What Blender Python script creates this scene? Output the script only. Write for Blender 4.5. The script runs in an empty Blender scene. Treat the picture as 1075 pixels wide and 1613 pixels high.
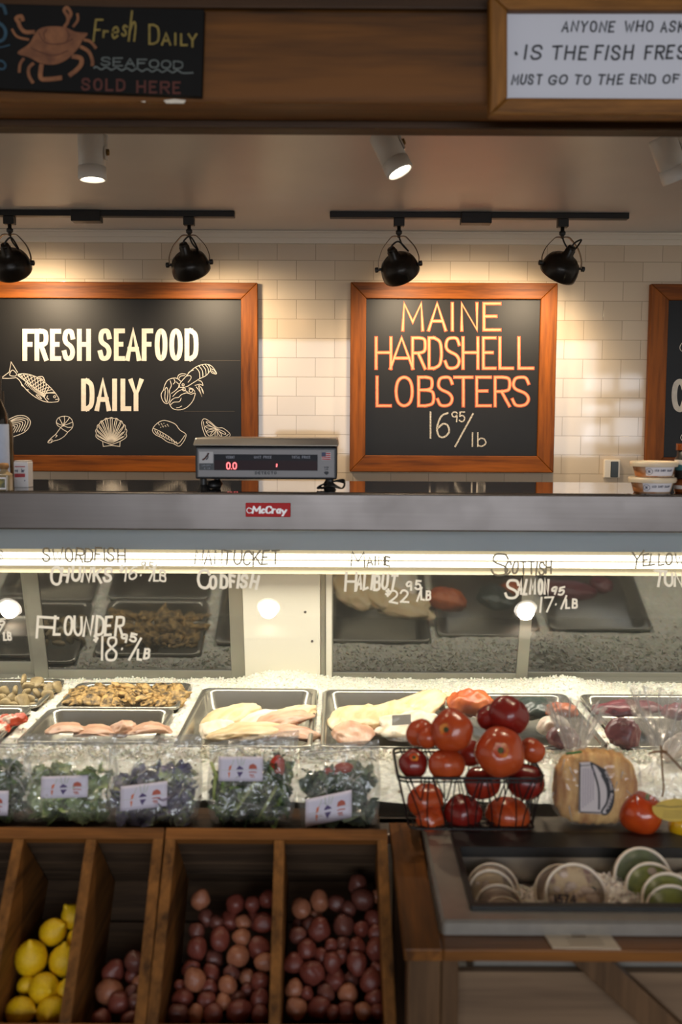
import bpy, bmesh, math, random
from mathutils import Vector, Matrix, noise, Quaternion
random.seed(7)
SC = bpy.context.scene
COL = SC.collection
R = math.radians

# ------------------------------------------------------------------ camera
EYE = Vector((0, 0, 1.5))
FPX = 1568.2
PITCH, ROLL = 5.0, 0.3
camd = bpy.data.cameras.new('camera')
cam = bpy.data.objects.new('camera', camd); COL.objects.link(cam)
camd.sensor_fit = 'VERTICAL'; camd.sensor_height = 36.0; camd.sensor_width = 24.0
camd.lens = 36.0 * FPX / 1613
CAMR = Matrix.Rotation(R(90 - PITCH), 4, 'X') @ Matrix.Rotation(R(ROLL), 4, 'Z')
cam.matrix_world = Matrix.Translation(EYE) @ CAMR
camd.clip_start = 0.05
camd.dof.use_dof = True; camd.dof.focus_distance = 3.7; camd.dof.aperture_fstop = 4.0
SC.camera = cam

# ------------------------------------------------------------------ world, light, exposure
SC.view_settings.view_transform = 'Standard'; SC.view_settings.look = 'None'
SC.view_settings.exposure = 0.0; SC.view_settings.gamma = 1.0
SC.view_settings.use_curve_mapping = False
SC.cycles.use_denoising = True
SC.cycles.max_bounces = 10; SC.cycles.transparent_max_bounces = 32
SC.cycles.sample_clamp_indirect = 6.0
SC.cycles.caustics_reflective = False; SC.cycles.caustics_refractive = False
W = bpy.data.worlds.new('shop_ambient'); SC.world = W; W.use_nodes = True
W.node_tree.nodes['Background'].inputs[0].default_value = (1.0, 0.90, 0.78, 1)
W.node_tree.nodes['Background'].inputs[1].default_value = 0.56
WARM = (1.0, 0.78, 0.52)
LAMP_W = 27.0        # black track lamps on the boards
SPOT_W = 26.0        # white cylinder spots
DOWN_W = 20.0        # downlights over the glass
TUBE_E = 3.6        # fluorescent tubes in the case
TUBE_W = 17.0        # the light those tubes throw down into the case
SHOP_W = 150.0        # wide daylight fill added before the shop wall, apart from its windows
dl = bpy.data.lights.new('window_daylight', 'AREA'); dl.shape = 'RECTANGLE'; dl.size = 5.0; dl.size_y = 1.6
dl.energy = SHOP_W; dl.color = (0.86, 0.92, 1.0)
dlo = bpy.data.objects.new('window_daylight', dl); COL.objects.link(dlo)
dlo.location = (0.6, -3.9, 1.75); dlo.rotation_euler = (R(90), 0, 0)

# ------------------------------------------------------------------ pixel -> place helpers (used to measure the photograph)
def ray(px, py):
    return (CAMR.to_3x3() @ Vector(((px - 537.5) / FPX, -(py - 806.5) / FPX, -1))).normalized()
def at(px, py, y):
    d = ray(px, py); return EYE + d * ((y - EYE.y) / d.y)
def onz(px, py, z):
    d = ray(px, py); return EYE + d * ((z - EYE.z) / d.z)
def onplane(px, py, P, N):
    d = ray(px, py); return EYE + d * ((P - EYE).dot(N) / d.dot(N))

# ------------------------------------------------------------------ materials
def C(r, g, b):
    f = lambda v: (v / 255 / 12.92) if v / 255 <= 0.04045 else ((v / 255 + 0.055) / 1.055) ** 2.4
    return (f(r), f(g), f(b), 1)
def newmat(name):
    m = bpy.data.materials.new(name); m.use_nodes = True
    nt = m.node_tree; b = nt.nodes['Principled BSDF']
    return m, nt, b
def coords(nt, scale=(1, 1, 1), rot=(0, 0, 0)):
    tc = nt.nodes.new('ShaderNodeTexCoord'); mp = nt.nodes.new('ShaderNodeMapping')
    mp.inputs['Scale'].default_value = scale; mp.inputs['Rotation'].default_value = rot
    nt.links.new(tc.outputs['Object'], mp.inputs['Vector']); return mp.outputs['Vector']
def noise_n(nt, vec, scale, detail=4, rough=0.55):
    n = nt.nodes.new('ShaderNodeTexNoise'); n.inputs['Scale'].default_value = scale
    n.inputs['Detail'].default_value = detail; n.inputs['Roughness'].default_value = rough
    nt.links.new(vec, n.inputs['Vector']); return n.outputs['Fac']
def ramp(nt, fac, stops):
    r = nt.nodes.new('ShaderNodeValToRGB'); e = r.color_ramp.elements
    while len(e) < len(stops): e.new(0.5)
    for k, (p, c) in enumerate(stops): e[k].position = p; e[k].color = c
    nt.links.new(fac, r.inputs['Fac']); return r.outputs['Color']
def bump(nt, b, h, strength=0.3, dist=0.002):
    n = nt.nodes.new('ShaderNodeBump'); n.inputs['Strength'].default_value = strength
    n.inputs['Distance'].default_value = dist
    nt.links.new(h, n.inputs['Height']); nt.links.new(n.outputs['Normal'], b.inputs['Normal'])
def mat(name, col, rough=0.5, metal=0.0, var=0.0, vscale=20, bmp=0.0, bscale=60, col2=None, spec=None, aniso=None, lo=0.35, hi=0.65, coat=0, sss=0):
    m, nt, b = newmat(name)
    b.inputs['Base Color'].default_value = col; b.inputs['Roughness'].default_value = rough; b.inputs['Metallic'].default_value = metal
    if spec is not None: b.inputs['Specular IOR Level'].default_value = spec
    if coat: b.inputs['Coat Weight'].default_value = coat; b.inputs['Coat Roughness'].default_value = 0.1
    if sss:
        b.inputs['Subsurface Weight'].default_value = sss; b.inputs['Subsurface Radius'].default_value = (0.02, 0.01, 0.006)
        b.inputs['Subsurface Scale'].default_value = 0.5
    v = coords(nt, aniso or (1, 1, 1))
    if col2 is not None or var:
        c2 = col2 or tuple(list(x * (1 - var) for x in col[:3]) + [1])
        nt.links.new(ramp(nt, noise_n(nt, v, vscale), [(lo, c2), (hi, col)]), b.inputs['Base Color'])
    if bmp: bump(nt, b, noise_n(nt, v, bscale), bmp)
    return m
def wood(name, dark, light, axis='X', rough=0.45, scale=1.0, bmp=0.15):
    m, nt, b = newmat(name)
    s = {'X': (1.6, 22, 22), 'Y': (22, 1.6, 22), 'Z': (22, 22, 1.6)}[axis]
    v = coords(nt, tuple(k * scale for k in s))
    n1 = noise_n(nt, v, 1.0, 5, 0.6); v2 = coords(nt, tuple(k * scale * 4 for k in s)); n2 = noise_n(nt, v2, 1.0, 3, 0.6)
    mx = nt.nodes.new('ShaderNodeMath'); mx.operation = 'MULTIPLY_ADD'; mx.inputs[1].default_value = 0.35
    nt.links.new(n2, mx.inputs[0]); nt.links.new(n1, mx.inputs[2])
    mid = tuple((a + c) / 2 for a, c in zip(dark, light))
    nt.links.new(ramp(nt, mx.outputs[0], [(0.42, dark), (0.62, mid), (0.85, light)]), b.inputs['Base Color'])
    b.inputs['Roughness'].default_value = rough; b.inputs['Specular IOR Level'].default_value = .22
    bump(nt, b, mx.outputs[0], bmp, 0.002); return m
def emit(name, col, s):
    m, nt, b = newmat(name)
    b.inputs['Base Color'].default_value = (0.8, 0.8, 0.8, 1)
    b.inputs['Emission Color'].default_value = col; b.inputs['Emission Strength'].default_value = s; return m
def film(name, gloss=0.10, haze=0.08, hcol=(0.9, 0.92, 0.9, 1), bscale=40, rough=0.12, bst=1.0, bdist=0.01, fres=True):
    m, nt, b = newmat(name); nt.nodes.remove(b)
    out = nt.nodes['Material Output']
    t = nt.nodes.new('ShaderNodeBsdfTransparent'); g = nt.nodes.new('ShaderNodeBsdfGlossy'); d = nt.nodes.new('ShaderNodeBsdfDiffuse')
    g.inputs['Roughness'].default_value = rough; d.inputs['Color'].default_value = hcol
    m1 = nt.nodes.new('ShaderNodeMixShader'); m1.inputs[0].default_value = haze
    m2 = nt.nodes.new('ShaderNodeMixShader')
    fr = nt.nodes.new('ShaderNodeFresnel'); fr.inputs['IOR'].default_value = 1.45
    ad = nt.nodes.new('ShaderNodeMath'); ad.operation = 'ADD'; ad.inputs[1].default_value = gloss; ad.use_clamp = True
    
    if fres: nt.links.new(fr.outputs[0], ad.inputs[0]); nt.links.new(ad.outputs[0], m2.inputs[0])
    else: m2.inputs[0].default_value = gloss
    tl_ = nt.nodes.new('ShaderNodeBsdfTranslucent'); tl_.inputs['Color'].default_value = hcol; m0 = nt.nodes.new('ShaderNodeMixShader'); m0.inputs[0].default_value = .5
    nt.links.new(d.outputs[0], m0.inputs[1]); nt.links.new(tl_.outputs[0], m0.inputs[2])
    nt.links.new(t.outputs[0], m1.inputs[1]); nt.links.new(m0.outputs[0], m1.inputs[2])
    nt.links.new(m1.outputs[0], m2.inputs[1]); nt.links.new(g.outputs[0], m2.inputs[2])
    nt.links.new(m2.outputs[0], out.inputs['Surface'])
    if bst:
        v = coords(nt); bn = nt.nodes.new('ShaderNodeBump'); bn.inputs['Strength'].default_value = bst; bn.inputs['Distance'].default_value = bdist
        nt.links.new(noise_n(nt, v, bscale, 2), bn.inputs['Height'])
        for x in (fr, g): nt.links.new(bn.outputs['Normal'], x.inputs['Normal'])
    return m

# ------------------------------------------------------------------ object helpers
def root_loc(o):
    v = Vector((0, 0, 0))
    while o is not None: v += o.location; o = o.parent
    return v
def obj(name, bm, m, parent=None, smooth=False, bev=0.0, loc=None, subd=0, solid=0, segs=2):
    me = bpy.data.meshes.new(name)
    if smooth:
        for f in bm.faces: f.smooth = True
    o = bpy.data.objects.new(name, me); COL.objects.link(o)
    if parent is not None:
        off = root_loc(parent); o.parent = parent
    else:
        off = Vector(loc) if loc is not None else Vector((0, 0, 0)); o.location = off
    bmesh.ops.translate(bm, verts=bm.verts, vec=-off)
    bm.to_mesh(me); bm.free()
    for k in (m if isinstance(m, (list, tuple)) else [m]): me.materials.append(k)
    if solid:
        s = o.modifiers.new('solid', 'SOLIDIFY'); s.thickness = solid; s.offset = 0
    if bev:
        b = o.modifiers.new('bevel', 'BEVEL'); b.width = bev; b.segments = segs; b.limit_method = 'ANGLE'; b.angle_limit = R(40)
    if subd:
        s = o.modifiers.new('sub', 'SUBSURF'); s.levels = subd; s.render_levels = subd
    return o
def tag(o, label, cat, group=None, kind=None):
    o['label'] = label; o['category'] = cat
    if group: o['group'] = group
    if kind: o['kind'] = kind
    return o
def thing(name, label, cat, loc=(0, 0, 0), group=None):
    o = bpy.data.objects.new(name, None); COL.objects.link(o); o.location = loc; o.empty_display_size = 0.05
    return tag(o, label, cat, group)
def struct(name, bm, m, parent=None, **k):
    o = obj(name, bm, m, parent, **k)
    if parent is None: o['kind'] = 'structure'
    return o
def kids(o): return [c for c in COL.objects if c.parent == o]
def dup(o, parent=None):
    c = o.copy(); COL.objects.link(c); c.parent = parent
    for k in o.children: dup(k, c)
    return c

# ------------------------------------------------------------------ mesh helpers
def NB(): return bmesh.new()
def box(bm, lo, hi):
    vs = [bm.verts.new((x, y, z)) for x in (lo[0], hi[0]) for y in (lo[1], hi[1]) for z in (lo[2], hi[2])]
    for f in ((0, 1, 3, 2), (4, 6, 7, 5), (0, 4, 5, 1), (2, 3, 7, 6), (0, 2, 6, 4), (1, 5, 7, 3)): bm.faces.new([vs[i] for i in f])
    return bm
def obox(bm, O, U, Vv, Wv, a, b):
    """box in an oriented frame: corners a,b given in (u,v,w)"""
    vs = [bm.verts.new(O + U * x + Vv * y + Wv * z) for x in (a[0], b[0]) for y in (a[1], b[1]) for z in (a[2], b[2])]
    for f in ((0, 1, 3, 2), (4, 6, 7, 5), (0, 4, 5, 1), (2, 3, 7, 6), (0, 2, 6, 4), (1, 5, 7, 3)): bm.faces.new([vs[i] for i in f])
    bmesh.ops.recalc_face_normals(bm, faces=bm.faces); return bm
def basis(d):
    d = Vector(d).normalized(); a = Vector((0, 0, 1)) if abs(d.z) < 0.9 else Vector((1, 0, 0))
    u = d.cross(a).normalized(); return d, u, d.cross(u).normalized()
def lathe(bm, prof, n=24, M=None, cap0=True, cap1=True):
    M = M or Matrix(); rings = []
    for r, z in prof:
        if r < 1e-6: rings.append([bm.verts.new(M @ Vector((0, 0, z)))])
        else: rings.append([bm.verts.new(M @ Vector((r * math.cos(2 * math.pi * k / n), r * math.sin(2 * math.pi * k / n), z))) for k in range(n)])
    for a, b in zip(rings, rings[1:]):
        for k in range(n):
            k2 = (k + 1) % n
            if len(a) == 1 and len(b) == 1: continue
            if len(a) == 1: bm.faces.new((a[0], b[k2], b[k]))
            elif len(b) == 1: bm.faces.new((a[k], a[k2], b[0]))
            else: bm.faces.new((a[k], a[k2], b[k2], b[k]))
    if cap0 and len(rings[0]) > 1: bm.faces.new(rings[0][::-1])
    if cap1 and len(rings[-1]) > 1: bm.faces.new(rings[-1])
    bmesh.ops.recalc_face_normals(bm, faces=bm.faces); return bm
def axisM(p, d, roll=0):
    d, u, v = basis(d); return Matrix((( u.x, v.x, d.x, p[0]), (u.y, v.y, d.y, p[1]), (u.z, v.z, d.z, p[2]), (0, 0, 0, 1))) @ Matrix.Rotation(roll, 4, 'Z')
def cyl(bm, p0, p1, r0, r1=None, n=20):
    p0 = Vector(p0); p1 = Vector(p1); r1 = r0 if r1 is None else r1
    return lathe(bm, [(r0, 0), (r1, (p1 - p0).length)], n, axisM(p0, p1 - p0))
def catmull(pts, k=6, closed=False):
    P = [Vector(p) for p in pts]; n = len(P); out = []
    for i in range(n if closed else n - 1):
        if closed: a, b, c, d = P[i - 1], P[i], P[(i + 1) % n], P[(i + 2) % n]
        else: a, b, c, d = P[max(i - 1, 0)], P[i], P[i + 1], P[min(i + 2, n - 1)]
        for j in range(k):
            t = j / k
            out.append(0.5 * ((2 * b) + (c - a) * t + (2 * a - 5 * b + 4 * c - d) * t * t + (3 * b - a - 3 * c + d) * t ** 3))
    if not closed: out.append(P[-1])
    return out
def tube(bm, pts, r, n=8, closed=False, r1=None):
    P = [Vector(p) for p in pts]; rings = []; N = len(P); prev = None
    for i, p in enumerate(P):
        if closed: t = P[(i + 1) % N] - P[i - 1]
        else: t = P[min(i + 1, N - 1)] - P[max(i - 1, 0)]
        if t.length < 1e-9: t = Vector((0, 0, 1))
        t.normalize()
        if prev is None: _, u, v = basis(t)
        else:
            u = prev - t * prev.dot(t)
            if u.length < 1e-6: _, u, v = basis(t)
            u.normalize(); v = t.cross(u)
        prev = u
        rr = r if r1 is None else r + (r1 - r) * i / max(N - 1, 1)
        rings.append([bm.verts.new(p + u * rr * math.cos(2 * math.pi * k / n) + v * rr * math.sin(2 * math.pi * k / n)) for k in range(n)])
    pairs = list(zip(rings, rings[1:])) + ([(rings[-1], rings[0])] if closed else [])
    for a, b in pairs:
        for k in range(n): bm.faces.new((a[k], a[(k + 1) % n], b[(k + 1) % n], b[k]))
    if not closed: bm.faces.new(rings[0][::-1]); bm.faces.new(rings[-1])
    return bm
def grid(bm, nu, nv, fn):
    """surface fn(u,v), u,v in 0..1"""
    vs = [[bm.verts.new(fn(i / nu, j / nv)) for j in range(nv + 1)] for i in range(nu + 1)]
    for i in range(nu):
        for j in range(nv): bm.faces.new((vs[i][j], vs[i + 1][j], vs[i + 1][j + 1], vs[i][j + 1]))
    return vs
def ico(bm, sub=3, r=1.0, fn=None, M=None):
    res = bmesh.ops.create_icosphere(bm, subdivisions=sub, radius=r)
    for v in res['verts']:
        if fn: v.co = fn(v.co.copy())
        if M is not None: v.co = M @ v.co
    return res['verts']
def nz(p, s=1.0, o=0.0): return noise.noise(Vector(p) * s + Vector((o, o * 1.7, o * 0.3)))

# ------------------------------------------------------------------ writing: strokes on a plane
class Plane:
    """maps photograph pixels to a flat surface through P with normal N (towards the viewer)"""
    def __init__(s, P, N): s.P = Vector(P); s.N = Vector(N).normalized(); s.k = 0
    def __call__(s, px, py): return onplane(px, py, s.P, s.N)
def ribbon(bm, pts, w, pl, closed=False, th=0.0006, off=0.0004, cap=False):
    P = []
    for p in pts:
        p = Vector((p[0], p[1]))
        if not P or (p - P[-1]).length > 1e-4: P.append(p)
    if closed and (P[0] - P[-1]).length < 1e-4: P.pop()
    n = len(P)
    if n < 2: return
    if cap and not closed:
        w0 = (w[0] if isinstance(w, (list, tuple)) else w) * .5
        P[0] = P[0] - (P[1] - P[0]).normalized() * w0; P[-1] = P[-1] + (P[-1] - P[-2]).normalized() * w0
    L, Rr = [], []
    for i in range(n):
        a = P[i] - P[i - 1] if (i > 0 or closed) else P[1] - P[0]
        b = P[(i + 1) % n] - P[i] if (i < n - 1 or closed) else P[-1] - P[-2]
        a = a.normalized(); b = b.normalized(); t = a + b
        if t.length < 1e-3: t = a
        t.normalize(); nn = Vector((-t.y, t.x)); c = max(nn.dot(Vector((-a.y, a.x))), 0.6)
        ww = (w[i] if isinstance(w, (list, tuple)) else w)
        L.append(P[i] + nn * ww / 2 / c); Rr.append(P[i] - nn * ww / 2 / c)
    o = off + (pl.k % 12) * 0.00004; pl.k += 1
    lo = [(bm.verts.new(pl(*l) + pl.N * o), bm.verts.new(pl(*r) + pl.N * o)) for l, r in zip(L, Rr)]
    hi = [(bm.verts.new(pl(*l) + pl.N * (o + th)), bm.verts.new(pl(*r) + pl.N * (o + th))) for l, r in zip(L, Rr)]
    rng = range(n) if closed else range(n - 1)
    for i in rng:
        j = (i + 1) % n
        bm.faces.new((hi[i][0], hi[i][1], hi[j][1], hi[j][0])); bm.faces.new((lo[i][0], hi[i][0], hi[j][0], lo[j][0]))
        bm.faces.new((lo[i][1], lo[j][1], hi[j][1], hi[i][1]))
    if not closed:
        bm.faces.new((lo[0][0], lo[0][1], hi[0][1], hi[0][0])); bm.faces.new((lo[-1][0], hi[-1][0], hi[-1][1], lo[-1][1]))
def patch(bm, pts, pl, off=0.0003, th=0.0005):
    """filled flat shape with thickness from a pixel outline"""
    a = [bm.verts.new(pl(*p) + pl.N * (off + th)) for p in pts]; b = [bm.verts.new(pl(*p) + pl.N * off) for p in pts]
    bm.faces.new(a); n = len(a)
    for i in range(n): bm.faces.new((a[i], b[i], b[(i + 1) % n], a[(i + 1) % n]))
def chip(bm, p, s, rnd):
    q = Quaternion((rnd.gauss(0, 1), rnd.gauss(0, 1), rnd.gauss(0, 1), rnd.gauss(0, 1))).normalized(); k = (s, s * rnd.uniform(.5, 1), s * rnd.uniform(.35, .9))
    v = [bm.verts.new(p + q @ Vector((d[0] * k[0] * rnd.uniform(.7, 1.2), d[1] * k[1], d[2] * k[2]))) for d in ((1, .3, 0), (-1, -.2, .1), (.2, 1, 0), (-.1, -1, .2), (0, .1, 1), (.1, 0, -1))]
    for f in ((0, 2, 4), (2, 1, 4), (1, 3, 4), (3, 0, 4), (2, 0, 5), (1, 2, 5), (3, 1, 5), (0, 3, 5)): bm.faces.new([v[i] for i in f])
G = {  # glyphs on a 4 x 6 field; '~' smooth, 'c' smooth closed
 'A': '0,0 2,6 4,0;.8,2 3.2,2', 'B': '0,0 0,6;0,6 2,6;~2,6 3.6,5.6 3.6,3.8 2,3.3;0,3.3 2,3.3;~2,3.3 4,2.8 4,.6 2,0;0,0 2,0', 'C': '~4,4.8 3.2,5.8 2,6 .6,5.2 0,3 .6,.8 2,0 3.2,.2 4,1.2',
 'D': '0,0 0,6;0,6 1.6,6;~1.6,6 3.5,5.2 4,3 3.5,.8 1.6,0;0,0 1.6,0', 'E': '4,6 0,6 0,0 4,0;0,3.1 3,3.1', 'F': '4,6 0,6 0,0;0,3.1 3,3.1', 'G': '~4,4.8 3.2,5.8 2,6 .6,5.2 0,3 .6,.8 2,0 3.4,.4 4,2.6;4,2.6 2.4,2.6',
 'H': '0,0 0,6;4,0 4,6;0,3.1 4,3.1', 'I': '2,0 2,6', 'J': '~4,6 4,1.6 2,0 0,1.4', 'K': '0,0 0,6;4,6 0,2.4;1.4,3.6 4,0', 'L': '0,6 0,0 4,0', 'M': '0,0 .3,6 2,1.8 3.7,6 4,0', 'N': '0,0 0,6 4,0 4,6',
 'O': 'c2,6 .5,5.2 0,3 .5,.8 2,0 3.5,.8 4,3 3.5,5.2', 'P': '0,0 0,6;0,6 2,6;~2,6 4,5.6 4,3.3 2,2.9;0,2.9 2,2.9', 'Q': 'c2,6 .5,5.2 0,3 .5,.8 2,0 3.5,.8 4,3 3.5,5.2;2.4,1.6 4,-.4', 'R': '0,0 0,6;0,6 2,6;~2,6 3.9,5.6 3.9,3.5 2,3;0,3 2,3;1.8,3 4,0',
 'S': '~3.8,4.7 3.2,5.8 2,6 .7,5.7 .2,4.5 .8,3.5 3,2.6 3.8,1.5 3.3,.4 2,0 .7,.2 0,1.3', 'T': '0,6 4,6;2,6 2,0', 'U': '~0,6 0,1.6 2,0 4,1.6 4,6', 'V': '0,6 2,0 4,6', 'W': '0,6 1,0 2,4.4 3,0 4,6', 'X': '0,0 4,6;0,6 4,0', 'Y': '0,6 2,3 4,6;2,3 2,0', 'Z': '0,6 4,6 0,0 4,0',
 '0': 'c2,6 .5,5.2 0,3 .5,.8 2,0 3.5,.8 4,3 3.5,5.2', '1': '2,0 2,6', '2': '~0,4.6 .8,5.8 2.4,6 3.7,4.8 3,3 0,0;0,0 4,0', '4': '3,0 3,6 0,2 4,2', '5': '3.8,6 .6,6 .4,3.4;~.4,3.4 2.4,3.8 3.9,2.4 3.2,.4 1.4,0 0,.8', '6': '~3.4,5.8 1.4,5 .1,2.4 .6,.4 2.2,0 3.8,1.2 3.4,2.8 2,3.2 .4,2.2',
 '7': '0,6 4,6 1.4,0', '8': 'c2,3.2 .5,4.4 .9,5.8 3.1,5.8 3.5,4.4 2,3.2 .1,1.8 .7,.1 3.3,.1 3.9,1.8', '9': '~3.8,4.6 2.6,3 .8,3.2 .2,4.8 1.6,6 3.4,5.6 3.8,4.4 3.4,0', '/': '0,-.6 4,6.6', '.': '1.7,0 2.3,.3', '$': '~3.8,4.7 2,5.4 .3,4.5 2,3 3.7,1.6 2,.5 .2,1.3;2,-.4 2,6.4', "'": '2,6 2,4.8', '-': '.5,3 3.5,3',
 'a': 'c3.6,3 2,3.8 .2,2 1.6,0 3.4,.8;3.6,3.8 3.8,0', 'b': '0,6 0,0;~0,.6 1.8,0 3.8,1.2 3.4,3 1.6,3.6 0,2.6', 'c': '~3.6,3 2,3.8 .2,2 1.6,0 3.6,.8', 'e': '~.3,2 3.7,2.2 2.6,3.8 .8,3.4 .2,1.6 1.6,0 3.6,.8', 'f': '~3.8,5.2 2.6,6 1.6,4.6 1.4,0;0,3.4 3.2,3.4', 'h': '0,6 .2,0;~.1,2 1.8,3.8 3.4,3 3.6,0', 'l': '2,6 2,0', 'r': '0,3.8 .3,0;~.3,2.2 1.6,3.6 3.6,3.4', 's': '~3.4,3.3 1.6,3.8 .6,2.8 2.6,1.6 3,.4 1.2,0 .2,.6', 'y': '0,3.8 2,.4;4,3.8 1,-2'}
GW = {'I': 0.3, '1': 0.4, 'M': 1.25, 'W': 1.3, '.': 0.35, ' ': 0.75, "'": 0.3, 'l': 0.35, 'J': 0.8, 'L': 0.85, 'E': 0.85, 'F': 0.85}
def glyph(bm, ch, x0, x1, yt, yb, w, pl, jit=0.0, slant=0.0, **k):
    if ch not in G: return
    if ch in "I1l'.": cx = (x0 + x1) / 2; x0, x1 = cx - (yb - yt) * 0.3, cx + (yb - yt) * 0.3
    else: x0 += w / 2; x1 -= w / 2
    yt += w / 2; yb -= w / 2; js = [random.uniform(-jit, jit) for _ in range(4)]
    def mp(p):
        u, v = p[0] / 4, p[1] / 6
        return (x0 + (x1 - x0) * u + slant * (yb - yt) * (v - .5) + js[0] * v + js[1] * (1 - v), yb + (yt - yb) * v + js[2] * u + js[3] * (1 - u))
    for st in G[ch].split(';'):
        mode = st[0] if st[0] in '~c' else ''; st = st.lstrip('~c')
        pts = [tuple(float(q) for q in s.split(',')) for s in st.split()]
        if mode: pts = [tuple(p) for p in catmull([(p[0], p[1], 0) for p in pts], 6, mode == 'c')]
        ribbon(bm, [mp(p) for p in pts], w, pl, closed=(mode == 'c'), cap=True, **k)
def word(bm, s, x0, x1, yt, yb, w, pl, gap=0.28, jit=0.0, slant=0.0, dy=0.0, **k):
    """a word spread over x0..x1; dy: drop of the base line over the word"""
    tot = sum(GW.get(c, 1.0) for c in s) + gap * (len(s) - 1); u = (x1 - x0) / tot; x = x0
    for c in s:
        cw = GW.get(c, 1.0) * u; d = dy * (x - x0) / max(x1 - x0, 1e-6)
        glyph(bm, c, x, x + cw, yt + d, yb + d, w, pl, jit, slant, **k); x += cw + gap * u
def line(bm, pts, w, pl, s=None, k=5, closed=False, sm=True, **kw):
    """s=(ox,oy,zoom): pts are given in a zoomed crop of the photograph"""
    if s: pts = [(s[0] + p[0] / s[2], s[1] + p[1] / s[2]) for p in pts]
    if sm and len(pts) > 2: pts = [tuple(p)[:2] for p in catmull([(p[0], p[1], 0) for p in pts], k, closed)]
    ribbon(bm, pts, w, pl, closed=closed, **kw)
# ================================================================== the room
WY = 4.18                                   # tiled wall
CZ = at(700, 366, WY).z                     # ceiling over the service side
TOPZ = 1.335                                # top of the display case
M_beam = wood('beam_wood', C(40, 23, 5), C(112, 68, 22), 'X', 0.45, 0.55)
M_beamdk = wood('beam_dark_wood', C(30, 19, 9), C(66, 42, 20), 'X', 0.5, 0.6)
M_frame_h = wood('frame_wood_across', C(70, 32, 3), C(146, 78, 16), 'X', 0.5, 0.8, 0.05)
M_frame_v = wood('frame_wood_upright', C(70, 32, 3), C(146, 78, 16), 'Z', 0.5, 0.8, 0.05)
M_oak_h = wood('oak_across', C(78, 46, 12), C(146, 96, 40), 'X', 0.5, 1.4)
M_oak_v = wood('oak_upright', C(78, 46, 12), C(146, 96, 40), 'Z', 0.5, 1.4)
M_ceil = mat('ceiling_paint', C(208, 206, 206), 0.36, var=0.06, vscale=3, bmp=0.08, bscale=90)
M_trim = mat('trim_paint', C(226, 216, 200), 0.4)
M_black = mat('black_paint', C(20, 19, 18), 0.42)
M_slate = mat('slate', C(17, 15, 13), 0.5, spec=.35, var=0.35, vscale=5, bmp=0.05, bscale=150)
M_chalk = mat('white_paint_marks', C(226, 214, 196), 0.8, var=0.12, vscale=60)
M_white = mat('white_enamel', C(225, 222, 215), 0.35)
M_floor = mat('floor_stone', C(136, 124, 112), 0.5, var=0.2, vscale=6)
M_shop = mat('shop_wall_paint', C(120, 108, 96), 0.7)

# tiles
m, nt, b = newmat('subway_tiles'); M_tile = m
p0 = at(950.6, 505, WY); BW, RH = 0.159, 0.0796
tc = nt.nodes.new('ShaderNodeTexCoord'); sp = nt.nodes.new('ShaderNodeSeparateXYZ'); nt.links.new(tc.outputs['Object'], sp.inputs[0])
cb = nt.nodes.new('ShaderNodeCombineXYZ')
ax = nt.nodes.new('ShaderNodeMath'); ax.operation = 'SUBTRACT'; ax.inputs[1].default_value = p0.x + BW / 2 - 40 * BW
az = nt.nodes.new('ShaderNodeMath'); az.operation = 'SUBTRACT'; az.inputs[1].default_value = p0.z - 60 * RH
nt.links.new(sp.outputs['X'], ax.inputs[0]); nt.links.new(sp.outputs['Z'], az.inputs[0])
nt.links.new(ax.outputs[0], cb.inputs['X']); nt.links.new(az.outputs[0], cb.inputs['Y'])
bt = nt.nodes.new('ShaderNodeTexBrick'); nt.links.new(cb.outputs[0], bt.inputs['Vector'])
bt.inputs['Scale'].default_value = 1; bt.inputs['Brick Width'].default_value = BW; bt.inputs['Row Height'].default_value = RH
bt.inputs['Mortar Size'].default_value = 0.0015; bt.inputs['Mortar Smooth'].default_value = 0.2; bt.inputs['Bias'].default_value = 0
bt.inputs['Color1'].default_value = C(214, 197, 174); bt.inputs['Color2'].default_value = C(205, 187, 163); bt.inputs['Mortar'].default_value = C(176, 158, 136)
nt.links.new(bt.outputs['Color'], b.inputs['Base Color']); b.inputs['Roughness'].default_value = 0.05
iv = nt.nodes.new('ShaderNodeMath'); iv.operation = 'SUBTRACT'; iv.inputs[0].default_value = 1; nt.links.new(bt.outputs['Fac'], iv.inputs[1])
n1 = noise_n(nt, tc.outputs['Object'], 7.0, 1); hh = nt.nodes.new('ShaderNodeMath'); hh.operation = 'MULTIPLY_ADD'; hh.inputs[1].default_value = 0.35
nt.links.new(n1, hh.inputs[0]); nt.links.new(iv.outputs[0], hh.inputs[2]); bump(nt, b, hh.outputs[0], 0.5, 0.0015)

struct('wall_back', box(NB(), (-3.2, WY, -0.02), (3.2, WY + 0.1, CZ + 0.1)), M_tile)
struct('ceiling', box(NB(), (-3.2, 1.92, CZ), (3.2, WY + 0.1, CZ + 0.1)), M_ceil)
struct('floor', box(NB(), (-4.4, -4.6, -0.1), (4.4, WY + 0.1, 0)), M_floor)
bm = NB(); z0 = at(700, 385.5, WY).z
box(bm, (-3.2, WY - 0.014, z0), (3.2, WY, CZ)); box(bm, (-3.2, WY - 0.022, z0 + 0.022), (3.2, WY - 0.014, CZ)); box(bm, (-3.2, WY - 0.03, z0 + 0.040), (3.2, WY - 0.022, CZ))
struct('trim_1', bm, M_trim, bev=0.003)
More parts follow.
